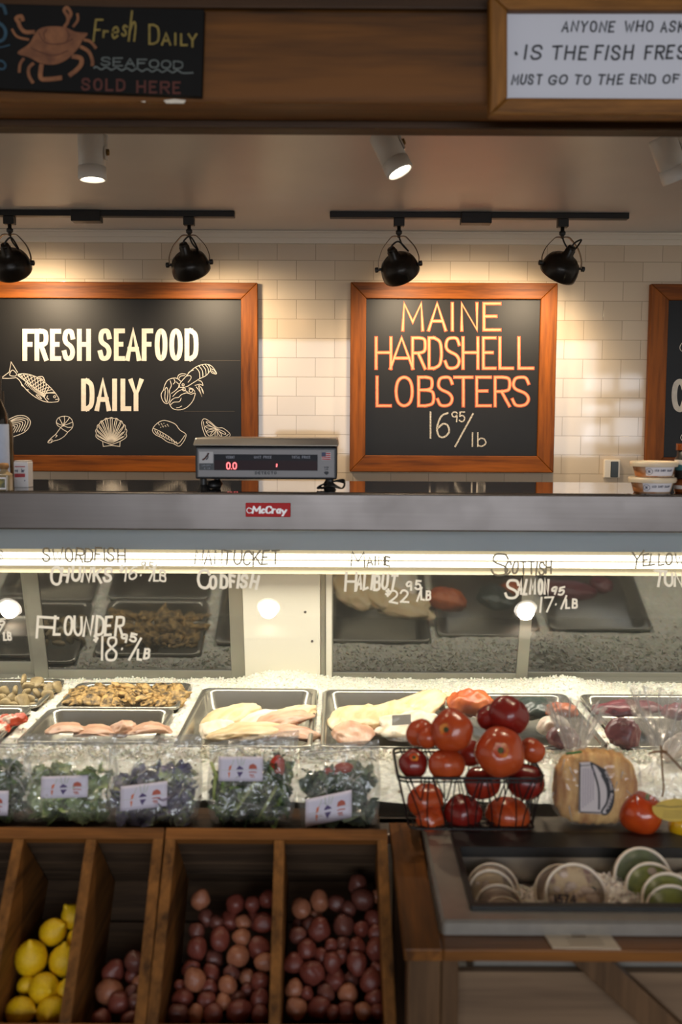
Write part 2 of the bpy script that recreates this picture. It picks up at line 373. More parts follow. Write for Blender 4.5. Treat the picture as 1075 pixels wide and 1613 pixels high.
# shop side: wall behind the customer with windows
struct('wall_front', box(NB(), (-4.4, -4.7, 0), (4.4, -4.6, 3.2)), M_shop)
struct('ceiling_2', box(NB(), (-4.4, -4.6, 3.1), (4.4, 1.76, 3.2)), M_shop)
M_pane = emit('window_sky', (0.80, 0.88, 1.0, 1), 6.5)
for k, (wx, wz, ww, wh) in enumerate([(3.32, 2.06, .34, .18), (3.72, 2.06, .28, .18), (3.30, 1.40, .36, .24), (3.72, 1.45, .34, .34), (3.30, 1.72, .36, .10), (3.72, 1.76, .34, .12)]):
    wn = struct('window_%d' % (k + 1), box(NB(), (wx - ww / 2 - .03, -4.6, wz - wh / 2 - .03), (wx + ww / 2 + .03, -4.585, wz + wh / 2 + .03)), M_trim)
    obj('window_pane', box(NB(), (wx - ww / 2, -4.585, wz - wh / 2), (wx + ww / 2, -4.575, wz + wh / 2)), M_pane, wn)

# header beam between shop and service side
BY = 1.77
zb = at(537, 163, BY).z; zj = at(537, 12, BY).z; zl = at(537, 205, 1.885).z
bmr = struct('beam', box(NB(), (-3.2, BY, zb), (3.2, 1.872, zj - 0.002)), M_beam, bev=0.006)
struct('trim_2', box(NB(), (-3.2, 1.874, zl), (3.2, 1.92, CZ + 0.1)), M_beamdk, bev=0.003)
struct('trim_3', box(NB(), (-3.2, BY + 0.004, zj), (3.2, 1.872, 3.1)), M_beamdk, bev=0.004)
# worn white fleck of paint on the beam's lower edge
pl = Plane((0, BY - 0.0006, zb), (0, -1, 0)); bm = NB()
patch(bm, [(258, 158), (275, 156), (293, 158), (290, 163), (262, 163)], pl, 0.0003, 0.0003); patch(bm, [(222, 160), (229, 159), (229, 162)], pl, 0.0003, 0.0003)
struct('paint_fleck', bm, M_chalk, bmr)

# ================================================================== boards on the tiled wall
def board(label, xl, xr, yt, yb, ixl, ixr, iyt, iyb):
    FY = WY - 0.032
    a = at(xl, (yt + yb) / 2, FY); c = at(xr, (yt + yb) / 2, FY)
    mx = max(-60, min(1135, (xl + xr) / 2))
    x0, x1 = a.x, c.x; z1 = at(mx, yt, FY).z; z0 = at(mx, yb, FY).z
    i0 = at(ixl, (yt + yb) / 2, FY).x; i1 = at(ixr, (yt + yb) / 2, FY).x; k1 = at(mx, iyt, FY).z; k0 = at(mx, iyb, FY).z
    t = thing('menu_board', label, 'chalkboard', ((x0 + x1) / 2, WY, z0), 'framed chalkboards on the tiled wall')
    def piece(nm, q, m):
        bm = NB(); f = [bm.verts.new((x, FY, z)) for x, z in q]; r = [bm.verts.new((x, WY - 0.001, z)) for x, z in q]
        bm.faces.new(f); bm.faces.new(r[::-1])
        for k in range(4): bm.faces.new((f[k], r[k], r[(k + 1) % 4], f[(k + 1) % 4]))
        bmesh.ops.recalc_face_normals(bm, faces=bm.faces); obj(nm, bm, m, t, bev=0.003)
    piece('frame_rail', [(x0, z1), (x1, z1), (i1, k1), (i0, k1)], M_frame_h); piece('frame_rail', [(x0, z0), (x1, z0), (i1, k0), (i0, k0)], M_frame_h)
    piece('frame_stile', [(x0, z0), (x0, z1), (i0, k1), (i0, k0)], M_frame_v); piece('frame_stile', [(x1, z0), (x1, z1), (i1, k1), (i1, k0)], M_frame_v)
    obj('slate_panel', box(NB(), (i0 - .004, WY - 0.014, k0 - .004), (i1 + .004, WY - 0.001, k1 + .004)), M_slate, t)
    return t, Plane((0, WY - 0.014, 1.6), (0, -1, 0))
B1, P1 = board('wide framed chalkboard with white block lettering and sea animals, left of the lobster price board', -58, 406, 444, 743, -32, 380, 470, 717.5)
B2, P2 = board('square framed chalkboard with orange chalk letters and a lobster price', 552, 876, 445, 744, 576.5, 850, 470.5, 718)
B3, P3 = board('framed chalkboard cut off by the picture edge, behind the stacked tubs', 1022, 1487, 447.5, 747, 1050.5, 1460, 473, 721)

# --- white lettering on the wide board
bm = NB()
for ch, a, c in zip('FRESH', (35.5, 54.5, 79, 98, 121.5), (54, 76, 96.5, 119, 143.5)): glyph(bm, ch, a, c, 518, 568.5, 7.5, P1)
for ch, a, c in zip('SEAFOOD', (154.5, 179.5, 197.5, 223.5, 244, 267, 291), (176.5, 197, 222.5, 241.5, 264, 288, 313)): glyph(bm, ch, a, c, 517.5, 568.5, 7.5, P1)
obj('lettering', bm, M_chalk, B1)
bm = NB()
for ch, a, c in zip('DAILY', (128, 149.5, 175.5, 190, 203), (149, 175, 186, 207, 226)): glyph(bm, ch, a, c, 596.5, 647.5, 7.5, P1)
obj('lettering', bm, M_chalk, B1)
Z1 = (0, 490, 5.375); Z2 = (190, 490, 5.119)
def draw(parent, z, pl, w, curves, mats=M_chalk, name='drawing'):
    bm = NB()
    for c in curves:
        closed = c[0] == 'c'; straight = c[0] == 's'
        if closed or straight: c = c[1:]
        line(bm, c, w, pl, z, 4, closed, sm=not straight)
    return obj(name, bm, mats, parent)
def ring(cx, cy, r, n=8): return ['c'] + [(cx + r * math.cos(2 * math.pi * k / n), cy + r * math.sin(2 * math.pi * k / n)) for k in range(n)]
bk = [(150, 535), (210, 530), (290, 550), (360, 590), (420, 640), (470, 695)]; md = [(150, 545), (210, 590), (270, 635), (320, 672), (360, 695), (385, 710)]
bkc = catmull([(p[0], p[1], 0) for p in bk], 5); mdc = catmull([(p[0], p[1], 0) for p in md], 5)
fish = [['s', (20, 560), (80, 515), (95, 430), (150, 520)], [(20, 568), (70, 570), (130, 565)], ['c', (85, 545), (90, 515), (110, 500), (140, 530), (130, 550)], bk, md,
        [(470, 695), (500, 745), (490, 768)], [(130, 560), (160, 580), (190, 625), (230, 672), (290, 722), (360, 760), (420, 772), (490, 768)], [(470, 695), (400, 695), (375, 715), (385, 745), (410, 770)],
        [(500, 745), (470, 750)], ring(463, 725, 9), [(405, 715), (398, 735), (415, 747)], [(320, 558), (362, 556), (382, 598)], [(335, 562), (370, 585)], [(178, 600), (185, 630), (202, 636)], [(220, 665), (245, 668)],
        ['c', (308, 710), (330, 715), (352, 742), (322, 728)]]
for k in range(0, 25, 2):
    if k + 4 <= 25: fish += [['s', tuple(bkc[k + 4])[:2], tuple(mdc[k])[:2]], ['s', tuple(bkc[k])[:2], tuple(mdc[k + 4 if k + 4 <= 25 else 25])[:2]]]
for k in range(6, 26, 1): fish.append(['s', tuple(mdc[k])[:2], (mdc[k][0] - 12, mdc[k][1] + 22)])
draw(B1, Z1, P1, 1.0, fish)
draw(B1, Z1, P1, 1.15, [[(20, 1000), (60, 930), (105, 903), (150, 886), (210, 888), (248, 915), (258, 950), (235, 1000), (190, 1035), (110, 1065), (30, 1085)]] +
     [[(80, 935 + 3 * k), (150 - 12 * k, 903 + 13 * k), (228 - 20 * k, 915 + 12 * k), (236 - 24 * k, 950 + 10 * k), (205 - 22 * k, 1015 + 4 * k)] for k in range(6)])
draw(B1, Z1, P1, 0.95, [[(515, 985), (490, 970), (478, 940), (495, 905), (545, 890), (590, 900), (615, 935), (615, 985), (575, 1025)], [(535, 970), (505, 960), (480, 945)], [(535, 970), (515, 930), (500, 903)], [(535, 970), (548, 930), (545, 892)], [(535, 970), (570, 930), (590, 902)], [(535, 970), (580, 955), (615, 940)],
     [(515, 985), (540, 972), (575, 985), (613, 982)], [(515, 985), (535, 1003), (575, 1025)], [(515, 985), (490, 1020), (470, 1045), (435, 1075), (405, 1110), (430, 1115), (455, 1100), (500, 1088), (545, 1060), (575, 1025)], ['s', (470, 1045), (485, 1055), (470, 1070)], ['s', (430, 1115), (445, 1088)], ['s', (405, 1110), (440, 1082)]])
shell = [['s', (870, 1103), (875, 1146), (945, 1138), (1015, 1146), (1018, 1103)], ['s', (870, 1103), (945, 1132), (1018, 1103)]]
NR = 11; ang = [R(203 - k * (226 - 0) / NR) for k in range(NR + 1)]
pt = lambda a, r: (943 + 130 * r * math.cos(a), 1030 - 126 * r * math.sin(a))
ol = [(870, 1103)]
for k in range(NR):
    a, c = ang[k], ang[k + 1]; ol += [pt(a, 0.97), pt((a + c) / 2, 1.03)]
ol += [pt(ang[-1], 0.97), (1018, 1103)]; shell.append(ol)
for k in range(NR):
    am = (ang[k] + ang[k + 1]) / 2; e = pt(am, 0.9); dx, dy = -math.sin(am), math.cos(am)
    shell.append([(943, 1122), (e[0] * .75 + 943 * .25 + 7, e[1] * .75 + 1122 * .25), (e[0] + 8 * abs(dx), e[1] - 4), (e[0], e[1] - 10), (e[0] - 8 * abs(dx), e[1] + 2), (e[0] * .75 + 943 * .25 - 7, e[1] * .75 + 1122 * .25), (943, 1122)])
draw(B1, Z1, P1, 0.95, shell)
lob = [[(530, 525), (570, 480), (620, 445), (680, 428), (720, 435), (750, 460), (775, 505), (740, 500), (725, 480)], [(545, 605), (600, 570), (640, 545), (690, 520), (725, 480)], [(605, 455), (635, 490), (640, 545)], [(630, 440), (660, 480), (665, 530)], [(655, 432), (685, 470), (690, 518)], [(680, 428), (705, 460), (710, 498)], [(705, 430), (722, 455), (727, 480)],
       ['s', (730, 465), (755, 475), (775, 505)], ['s', (735, 480), (760, 500)], [(530, 525), (490, 570), (470, 610), (510, 615), (545, 605)], [(530, 525), (560, 520), (570, 540), (545, 575)], [(545, 500), (565, 485), (590, 475)], [(490, 570), (460, 545), (430, 540), (385, 555), (360, 590), (345, 640)],
       [(345, 640), (328, 670), (335, 710), (355, 740), (380, 745), (395, 720), (400, 680), (395, 640), (410, 600), (400, 560)], [(355, 640), (370, 615), (382, 640), (380, 690), (372, 740)], [(362, 640), (358, 700), (368, 735)], [(460, 540), (470, 515), (500, 505), (530, 510)], [(470, 545), (485, 525), (520, 520)],
       [(395, 750), (410, 720), (440, 700), (470, 695), (490, 675), (530, 660), (550, 665)], [(395, 750), (420, 785), (470, 797), (530, 780), (580, 730), (600, 680), (600, 660), (570, 670), (545, 660)], [(405, 755), (430, 735), (475, 730), (490, 700)], [(450, 780), (475, 776), (495, 765)], [(410, 665), (450, 635), (480, 600)], [(420, 690), (460, 650), (500, 630)],
       [(500, 630), (520, 640), (545, 655)], [(550, 620), (580, 625), (600, 650)], [(600, 600), (640, 590), (665, 600), (655, 570), (630, 560)], [(610, 610), (640, 650), (657, 690), (640, 640), (630, 600)], [(635, 600), (660, 630), (670, 665), (655, 630)], [(645, 560), (662, 580)], ring(505, 595, 9), ring(512, 632, 12), ring(568, 642, 14), [(430, 545), (440, 570), (425, 590)], [(450, 570), (470, 590)]]
draw(B1, Z2, P1, 0.95, lob)
steak = [['c', (258, 960), (280, 920), (320, 890), (360, 882), (420, 900), (450, 920), (480, 960), (525, 990), (525, 1020), (500, 1065), (470, 1090), (430, 1070), (380, 1055), (330, 1020), (280, 995)], [(265, 945), (300, 960), (345, 985), (400, 1020), (440, 1055), (470, 1065), (500, 1030), (520, 1000)]]
for k in range(9): steak.append([(275 + 22 * k, 955 + 12 * k), (283 + 21 * k, 975 + 11 * k), (300 + 20 * k, 995 + 10 * k)])
for k in range(14): steak.append(['s', (300 + (k * 37) % 90, 905 + (k * 23) % 36), (306 + (k * 37) % 90, 903 + (k * 23) % 36)])
draw(B1, Z2, P1, 0.95, steak)
lem = [['c', (655, 900), (675, 868), (720, 890), (765, 930), (790, 942), (830, 945), (885, 995), (850, 1030), (780, 1045), (700, 1020), (670, 970)], [(668, 890), (682, 955), (712, 1003), (780, 1028), (840, 1014), (872, 993)]]
for e in ((692, 893), (684, 930), (694, 972), (728, 1003), (770, 1018), (815, 1012), (850, 992)):
    d = Vector((e[0] - 775, e[1] - 950)); n = Vector((-d.y, d.x)).normalized() * 9
    lem.append(['c', (775, 950), (775 + d.x * .7 + n.x, 950 + d.y * .7 + n.y), (e[0], e[1]), (775 + d.x * .7 - n.x, 950 + d.y * .7 - n.y)])
draw(B1, Z2, P1, 0.95, lem)
M_seam = mat('board_seam', C(88, 80, 70), 0.8)
bm = NB(); line(bm, [(318, 568), (379, 568)], 0.7, P1); line(bm, [(290, 648), (370, 648)], 0.6, P1); obj('panel_seam', bm, M_seam, B1)

# --- orange chalk on the lobster board: wide strokes with a paler core
M_orange = mat('orange_chalk', C(192, 92, 64), 0.9, var=0.25, vscale=80); M_peach = mat('peach_chalk', C(230, 156, 112), 0.9, var=0.15, vscale=90)
T2 = [('MAINE', (632, 673, 709, 725, 760), (669, 705, 717, 754.5, 790.5), 475.5, 522.5), ('HARDSHELL', (590, 612.5, 647.5, 673.5, 699, 727, 759, 785, 815), (619, 653.5, 672.5, 698.5, 727.5, 756, 783, 810.5, 842.5), 529.5, 583),
      ('LOBSTERS', (591.5, 621.5, 657, 687, 714, 748.5, 777.5, 805), (618, 652.5, 685, 716.5, 746.5, 775.5, 805.5, 837), 591.5, 642)]
for s, A, B, yt, yb in T2:
    bm = NB(); bm2 = NB(); st = random.getstate()
    for ch, a, c in zip(s, A, B): glyph(bm, ch, a, c, yt, yb, 5.6, P2)
    lt = obj('lettering', bm, M_orange, B2); P2.k = 0
    for ch, a, c in zip(s, A, B): glyph(bm2, ch, a + 1.4, c - 1.4, yt + 1.4, yb - 1.4, 2.8, P2, off=0.0014)
    obj('chalk_core', bm2, M_peach, lt)
M_chk = mat('white_chalk', C(205, 196, 180), 0.95, var=0.6, vscale=260, lo=0.45, hi=0.55)
bm = NB(); line(bm, [(678.5, 648), (678.5, 691)], 2.6, P2)
glyph(bm, '6', 687, 710, 648, 690, 2.8, P2); glyph(bm, '9', 711, 722, 648, 665, 2, P2); glyph(bm, '5', 723, 733.5, 648, 665, 2, P2)
line(bm, [(746, 651), (717, 704)], 2.6, P2); line(bm, [(744.8, 681), (744.6, 704)], 2.2, P2); glyph(bm, 'b', 752, 767, 681, 704, 2.2, P2)
obj('lettering', bm, M_chk, B2)
bm = NB(); glyph(bm, 'C', 1058.5, 1082, 597, 649, 8.5, P3); obj('lettering', bm, M_chalk, B3)
draw(B3, (930, 430, 4.48), P3, 1.0, [[(700, 470), (655, 490), (635, 520), (640, 545), (665, 560)], [(720, 1120), (660, 1135), (640, 1160), (655, 1185), (700, 1190)]])

# wall outlet
pb = at(965, 739, WY)
t = thing('wall_outlet', 'grey outlet with a dark face on the tiles right of the lobster board', 'outlet', (pb.x, WY, pb.z - .03))
a = at(953, 724, WY - .02); c = at(977, 753, WY - .02)
obj('cover_plate', box(NB(), (a.x, WY - .022, c.z), (c.x, WY, a.z)), M_trim, t, bev=0.003)
a = at(963, 727, WY - .024); c = at(974, 752, WY - .024); obj('outlet_face', box(NB(), (a.x, WY - .026, c.z), (c.x, WY - .02, a.z)), mat('dark_plastic', C(44, 50, 50), 0.3), t, bev=0.002)

# ================================================================== signs on the beam
M_sign = mat('sign_black', C(13, 11, 9), 0.7, spec=.2, var=0.3, vscale=12)
SY = BY - 0.014
ps = at(160, 150, SY); t = thing('crab_sign', 'black painted sign with an orange crab nailed on the wooden beam', 'sign', (ps.x, SY, ps.z))
q = [(-190, 132), (-190, 0), (322, 14), (318, 152)]
bm = NB(); f = [at(x, y, SY) for x, y in q]; va = [bm.verts.new(p) for p in f]; vb = [bm.verts.new((p.x, BY - .0005, p.z)) for p in f]
bm.faces.new(va)
for k in range(4): bm.faces.new((va[k], vb[k], vb[(k + 1) % 4], va[(k + 1) % 4]))
bmesh.ops.recalc_face_normals(bm, faces=bm.faces); obj('sign_panel', bm, M_sign, t, bev=0.002)
PS = Plane((0, SY, 2), (0, -1, 0)); ZS = (0, 0, 3.2576)
def sz(p): return (p[0] / 3.2576, p[1] / 3.2576)
M_crab = mat('crab_orange', C(140, 90, 56), 0.8, col2=C(98, 58, 36), vscale=25); M_crabdk = mat('crab_brown', C(84, 46, 30), 0.8)
M_yel = mat('sign_yellow', C(140, 120, 58), 0.8, var=0.3, vscale=70); M_grey = mat('sign_grey', C(104, 110, 106), 0.8, var=0.3, vscale=70); M_rust = mat('sign_rust', C(88, 42, 32), 0.8, var=0.3, vscale=70); M_blue = mat('sign_blue', C(44, 74, 90), 0.8, var=0.3, vscale=60)
bm = NB(); sh = [tuple(p)[:2] for p in catmull([(x, y, 0) for x, y in [(90, 272), (150, 225), (190, 160), (240, 138), (330, 140), (390, 165), (450, 172), (425, 205), (400, 250), (345, 305), (280, 332), (210, 325), (150, 295)]], 5, True)]
patch(bm, [sz(p) for p in sh], PS); crab = obj('crab_shell', bm, M_crab, t)
bm = NB()
for c, w in [([(330, 140), (350, 110), (345, 75)], 5), ([(345, 80), (330, 55), (345, 40), (365, 70), (352, 100)], 5), ([(375, 140), (400, 105), (398, 70)], 4), ([(180, 165), (130, 165), (105, 140), (95, 110)], 6), ([(95, 115), (85, 95), (110, 85), (120, 110)], 6), ([(150, 205), (90, 190), (62, 150)], 3.5),
             ([(430, 205), (465, 215), (495, 250)], 4.5), ([(412, 240), (455, 265), (475, 310), (475, 340)], 5.5), ([(370, 290), (415, 300), (418, 330), (395, 360), (355, 390)], 7), ([(125, 300), (105, 330), (100, 375)], 4.5), ([(175, 325), (150, 350), (150, 390), (172, 428)], 5), ([(215, 330), (210, 400), (250, 408), (320, 400)], 7)]:
    bm = NB(); line(bm, c, w, PS, ZS, off=0.0006); obj('crab_leg', bm, M_crab, t)
bm = NB()
for c in ([(200, 165), (215, 200), (250, 225), (320, 225), (375, 200)], [(160, 245), (210, 270), (280, 285), (350, 262)], [(240, 150), (225, 180), (235, 205)], [(340, 150), (355, 180), (345, 210)]): line(bm, c, 1.4, PS, ZS, off=0.001)
obj('crab_marking', bm, M_crabdk, crab)
bm = NB()
for ch, a, c, yt, yb in (('F', 148, 161, 30, 66), ('r', 162, 172, 42, 60), ('e', 176, 189, 32, 62), ('s', 192, 203, 30, 58), ('h', 204, 217, 17, 66)): glyph(bm, ch, a, c, yt, yb, 3, PS, slant=0.12)
for ch, a, c, yt, yb in (('D', 234, 252, 38, 71), ('A', 254, 270, 51, 72), ('I', 272, 281, 52, 72), ('L', 284, 296, 53, 73), ('Y', 296, 311, 53, 75)): glyph(bm, ch, a, c, yt, yb, 3.2, PS)
obj('lettering', bm, M_yel, t)
bm = NB()
for k, ch in enumerate('SEAFOOD'): glyph(bm, ch, 159 + 19 * k, 175 + 19 * k, 90 + k * 1.0, 104 + k * .9, 2.0, PS)
line(bm, [(148, 108)] + [(152 + 8 * k, 107 + (2.5 if k % 2 else -1.5) + k * .35) for k in range(18)] + [(305, 115)], 2.2, PS); obj('lettering', bm, M_grey, t)
bm = NB(); word(bm, 'SOLD', 128, 198, 123, 143, 3.4, PS, dy=2); word(bm, 'HERE', 215, 285, 127, 147, 3.4, PS, dy=2); obj('lettering', bm, M_rust, t)
bm = NB(); glyph(bm, 'S', -16, 13, 6, 68, 5, PS); line(bm, [(-20, 73), (0, 75), (16, 71)], 2, PS); line(bm, [(-8, 98), (2, 96), (9, 102), (6, 109), (-4, 108)], 3, PS); obj('lettering', bm, M_blue, t)

# framed white sign
FY = BY - 0.03
t = thing('framed_white_sign', 'white handwritten sign in a thick oak frame on the beam', 'sign', at(930, 180, FY))
ex = 1420
def fr(nm, q, m):
    bm = NB(); f = [bm.verts.new(at(x, y, FY)) for x, y in q]; r = [bm.verts.new((v.co.x, BY - .0005, v.co.z)) for v in f]; bm.faces.new(f)
    for k in range(4): bm.faces.new((f[k], r[k], r[(k + 1) % 4], f[(k + 1) % 4]))
    bmesh.ops.recalc_face_normals(bm, faces=bm.faces); obj(nm, bm, m, t, bev=0.004)
fr('frame_rail', [(772, -12), (ex, -12), (ex - 28, 15), (800, 15)], M_oak_h); fr('frame_rail', [(772, 180), (ex, 183), (ex - 28, 156), (800, 153)], M_oak_h)
fr('frame_stile', [(772, -12), (772, 180), (800, 153), (800, 15)], M_oak_v); fr('frame_stile', [(ex, -12), (ex, 183), (ex - 28, 156), (ex - 28, 15)], M_oak_v)
a = at(795, 10, BY - .012); c = at(ex - 22, 158, BY - .012)
obj('sign_panel', box(NB(), (a.x, BY - .012, c.z), (c.x, BY - .001, a.z)), mat('sign_white', C(206, 206, 214), 0.3), t)
PW = Plane((0, BY - .012, 2), (0, -1, 0)); M_ink = mat('marker_ink', C(38, 38, 42), 0.6)
bm = NB(); J = dict(jit=0.8, slant=0.15)
word(bm, 'ANYONE', 886, 969, 33, 51, 2.6, PW, **J); word(bm, 'WHO', 984, 1030, 33, 51, 2.6, PW, **J); word(bm, 'ASKS', 1041, 1094, 33, 51, 2.6, PW, **J); obj('lettering', bm, M_ink, t)
bm = NB(); line(bm, [(812, 82), (815, 87)], 4, PW); word(bm, 'IS', 826, 855, 71, 95, 3.2, PW, **J); word(bm, 'THE', 870, 926, 72, 95, 3.2, PW, **J); word(bm, 'FISH', 937, 998, 71, 95, 3.2, PW, **J); word(bm, 'FRESH', 1016, 1100, 71, 94, 3.2, PW, **J); obj('lettering', bm, M_ink, t)
bm = NB(); word(bm, 'MUST', 806, 854, 117, 134, 2.6, PW, **J); word(bm, 'GO', 864, 895, 118, 134, 2.6, PW, **J); word(bm, 'TO', 905, 932, 118, 134, 2.6, PW, **J); word(bm, 'THE', 942, 982, 117, 134, 2.6, PW, **J); word(bm, 'END', 993, 1034, 117, 133, 2.6, PW, **J); word(bm, 'OF', 1044, 1071, 117, 132, 2.6, PW, **J); obj('lettering', bm, M_ink, t)

# ================================================================== track lights
M_bulb = emit('bulb_warm', (1, 0.8, 0.5, 1), 12.0)
TY = 3.80; TZ = CZ - 0.022
M_bronze = mat('black_bronze', C(40, 34, 28), 0.3, 0.6, var=0.4, vscale=14)
M_strap = mat('yoke_steel', C(96, 76, 56), 0.35, 0.7)
def track(label, xa, xb, ca, cb):
    a = at(xa, 340, TY); c = at(xb, 340, TY); f = at(ca, 340, TY); g = at(cb, 340, TY)
    t = thing('track_rail', label, 'track light rail', ((a.x + c.x) / 2, TY, CZ), 'black track light rails')
    obj('rail', box(NB(), (a.x, TY - .018, TZ), (c.x, TY + .018, CZ - .0005)), M_black, t, bev=0.002)
    obj('feed_box', box(NB(), (f.x, TY - .026, TZ - .02), (g.x, TY + .026, CZ - .0008)), M_black, t, bev=0.003)
track('black track light rail above the wide seafood chalkboard', -190, 370, 114, 160)
track('black track light rail above the lobster price chalkboard', 520, 990, 726, 774)
def lamp(label, px, ax, ky):
    """px: rail position, ax: axis of the shade, ky: row of the side knobs"""
    s = at(px, 345, TY); kz = at(px, ky, TY).z; x = s.x; ax = Vector(ax).normalized()
    t = thing('track_lamp', label, 'track lamp', (x, TY, TZ), 'black dome lamps hanging from the track rails')
    obj('adapter', box(NB(), (x - .02, TY - .016, TZ - .03), (x + .02, TY + .016, TZ - .0003)), M_black, t, bev=0.002)
    bm = NB(); lathe(bm, [(.007, 0), (.007, .012), (.012, .016), (.012, .026), (.006, .032), (.006, .04)], 14, axisM((x, TY, TZ - .03), (0, 0, -1))); obj('swivel', bm, M_black, t, smooth=True)
    top = TZ - .066; P = Vector((x, TY, kz)); side = Vector((1, 0, 0)); up = Vector((0, 0, 1)); h = top - kz
    side = (side - ax * side.dot(ax) * 0.5).normalized()
    bm = NB(); arc = [(-.075, 0), (-.076, .25), (-.062, .6), (-.036, .9), (-.022, 1), (0, 1.0), (.022, 1), (.036, .9), (.062, .6), (.076, .25), (.075, 0)]
    pts = catmull([Vector((x, TY, kz)) + side * a * (1 - b) + Vector((1, 0, 0)) * a * b + up * h * b for a, b in arc], 5)
    vs = []
    for i, p in enumerate(pts):
        tg = (pts[min(i + 1, len(pts) - 1)] - pts[max(i - 1, 0)]).normalized(); n = Vector((0, 1, 0)); o = tg.cross(n).normalized()
        vs.append([bm.verts.new(p + n * u * .007 + o * w * .0014) for u, w in ((-1, -1), (1, -1), (1, 1), (-1, 1))])
    for A, B in zip(vs, vs[1:]):
        for k in range(4): bm.faces.new((A[k], A[(k + 1) % 4], B[(k + 1) % 4], B[k]))
    bmesh.ops.recalc_face_normals(bm, faces=bm.faces); obj('yoke', bm, M_strap, t)
    for sgn in (-1, 1):
        bm = NB(); lathe(bm, [(.005, -.012), (.005, .004), (.010, .006), (.010, .016), (.006, .018)], 12, axisM(P + side * .072 * sgn, side * sgn)); obj('knob', bm, M_black, t, smooth=False)
    bm = NB(); prof = [(.0, -.085), (.014, -.084), (.016, -.079), (.016, -.073), (.019, -.071), (.019, -.052), (.023, -.050), (.024, -.043), (.033, -.041), (.036, -.037), (.046, -.036), (.049, -.032), (.060, -.024), (.068, -.008), (.072, .012), (.073, .026), (.073, .034), (.069, .034), (.067, .022), (.062, .008), (.05, -.012), (.02, -.028), (0, -.03)]
    M = axisM(P, ax); lathe(bm, prof, 36, M, False, False); obj('shade', bm, M_bronze, t, smooth=True)
    bm = NB(); ico(bm, 2, .02, None, Matrix.Translation(P + ax * 0.004)); obj('bulb', bm, M_bulb, t, smooth=True)
    nk = P - ax * .085; bm = NB()
    tube(bm, catmull([(x, TY, top), (x + .012, TY - .006, top - .03), (x + .035, TY - .012, top - .055), (nk.x + .03, nk.y - .01, nk.z + .022), (nk.x + .006, nk.y, nk.z + .012), nk - ax * -.004], 6), .0032, 8); obj('cord', bm, M_black, t, smooth=True)
    L = bpy.data.lights.new('lamp_beam', 'SPOT'); L.energy = LAMP_W; L.color = WARM; L.spot_size = R(138); L.spot_blend = 1.0; L.shadow_soft_size = 0.055
    lo = bpy.data.objects.new('lamp_beam', L); COL.objects.link(lo); lo.parent = t; lo.location = P + ax * 0.03 - Vector(t.location)
    lo.rotation_euler = ax.to_track_quat('-Z', 'Y').to_euler()
lamp('black dome lamp cut by the picture edge, on the seafood board rail', 15, (0.0, 0.74, -.66), 414)
lamp('upright black dome lamp with a looped cord near the end of the seafood board rail', 298, (0.18, 0.62, -.76), 415)
lamp('black dome lamp tipped towards the lobster board, its neck leaning away from the feed box', 629, (0.38, 0.62, -.68), 420)
lamp('black dome lamp with a cord sticking out sideways, near the end of the lobster rail', 887, (-.33, 0.58, -.74), 419)

M_lens = emit('spot_lens', (1, 0.9, 0.72, 1), 14.0)
def cylspot(label, face, axis, y, stem, length=.115, r=.0345, watt=SPOT_W, group='white cylinder spotlights', size=85, lens=None):
    F = at(face[0], face[1], y) if len(face) == 2 else Vector(face); ax = Vector(axis).normalized(); B = F - ax * length
    t = thing('cylinder_spotlight', label, 'spotlight', (B.x, B.y, CZ), group)
    M = axisM(B, ax)
    bm = NB(); lathe(bm, [(0, 0), (r * .9, 0), (r, .004), (r, length - .04), (r * .93, length - .038), (r * .93, length - .034)], 36, M); obj('body', bm, M_white, t, smooth=True, bev=0)
    bm = NB(); lathe(bm, [(r * .93, length - .034), (r * 1.04, length - .033), (r * 1.06, length - .004), (r * 1.02, length), (r * .9, length), (r * .88, length - .012)], 36, M, False, False); obj('trim_ring', bm, M_white, t, smooth=True)
    bm = NB(); lathe(bm, [(0, length - .010), (r * .89, length - .010)], 36, M, False, False); obj('lens', bm, lens or M_lens, t)
    K = B + ax * .045; side = ax.cross(Vector((0, 1, 0))).normalized()
    bm = NB(); e = Vector((B.x, B.y, CZ - .02))
    obox(bm, K + side * r, side, Vector((0, 1, 0)), ax, (0.0, -.012, -.012), (.004, .012, .02))
    tube(bm, [K + side * (r + .003), K + side * (r + .006) - ax * .04, e], .004, 8); obj('bracket', bm, M_white, t)
    bm = NB(); lathe(bm, [(0, -.02), (.045, -.018), (.05, -.0004), (0, -.0004)], 28, Matrix.Translation((B.x, B.y, CZ))); obj('ceiling_canopy', bm, M_white, t, smooth=True, bev=0)
    bm = NB(); lathe(bm, [(0, .008), (.008, .007), (.009, 0)], 12, axisM(K + side * (r + .004), side)); obj('knob', bm, mat('brass_knob', C(120, 92, 50), .3, .8), t, smooth=True)
    L = bpy.data.lights.new('spot_beam', 'SPOT'); L.energy = watt; L.color = (1, .82, .58); L.spot_size = R(size); L.spot_blend = .7; L.shadow_soft_size = .03
    lo = bpy.data.objects.new('spot_beam', L); COL.objects.link(lo); lo.parent = t; lo.location = F + ax * .006 - Vector(t.location); lo.rotation_euler = ax.to_track_quat('-Z', 'Y').to_euler()
    return t
cylspot('white cylinder spotlight hanging straight down, above the seafood chalkboard', (146, 284), (0.02, .0, -1), 2.65, 0)
cylspot('white cylinder spotlight tilted with a glowing face, above the lobster board', (631, 272), (.42, -.16, -.87), 2.62, 0)
cylspot('white cylinder spotlight tilted with its face turned off, cut by the picture edge', (1067, 284), (.42, .16, -.88), 2.6, 0)
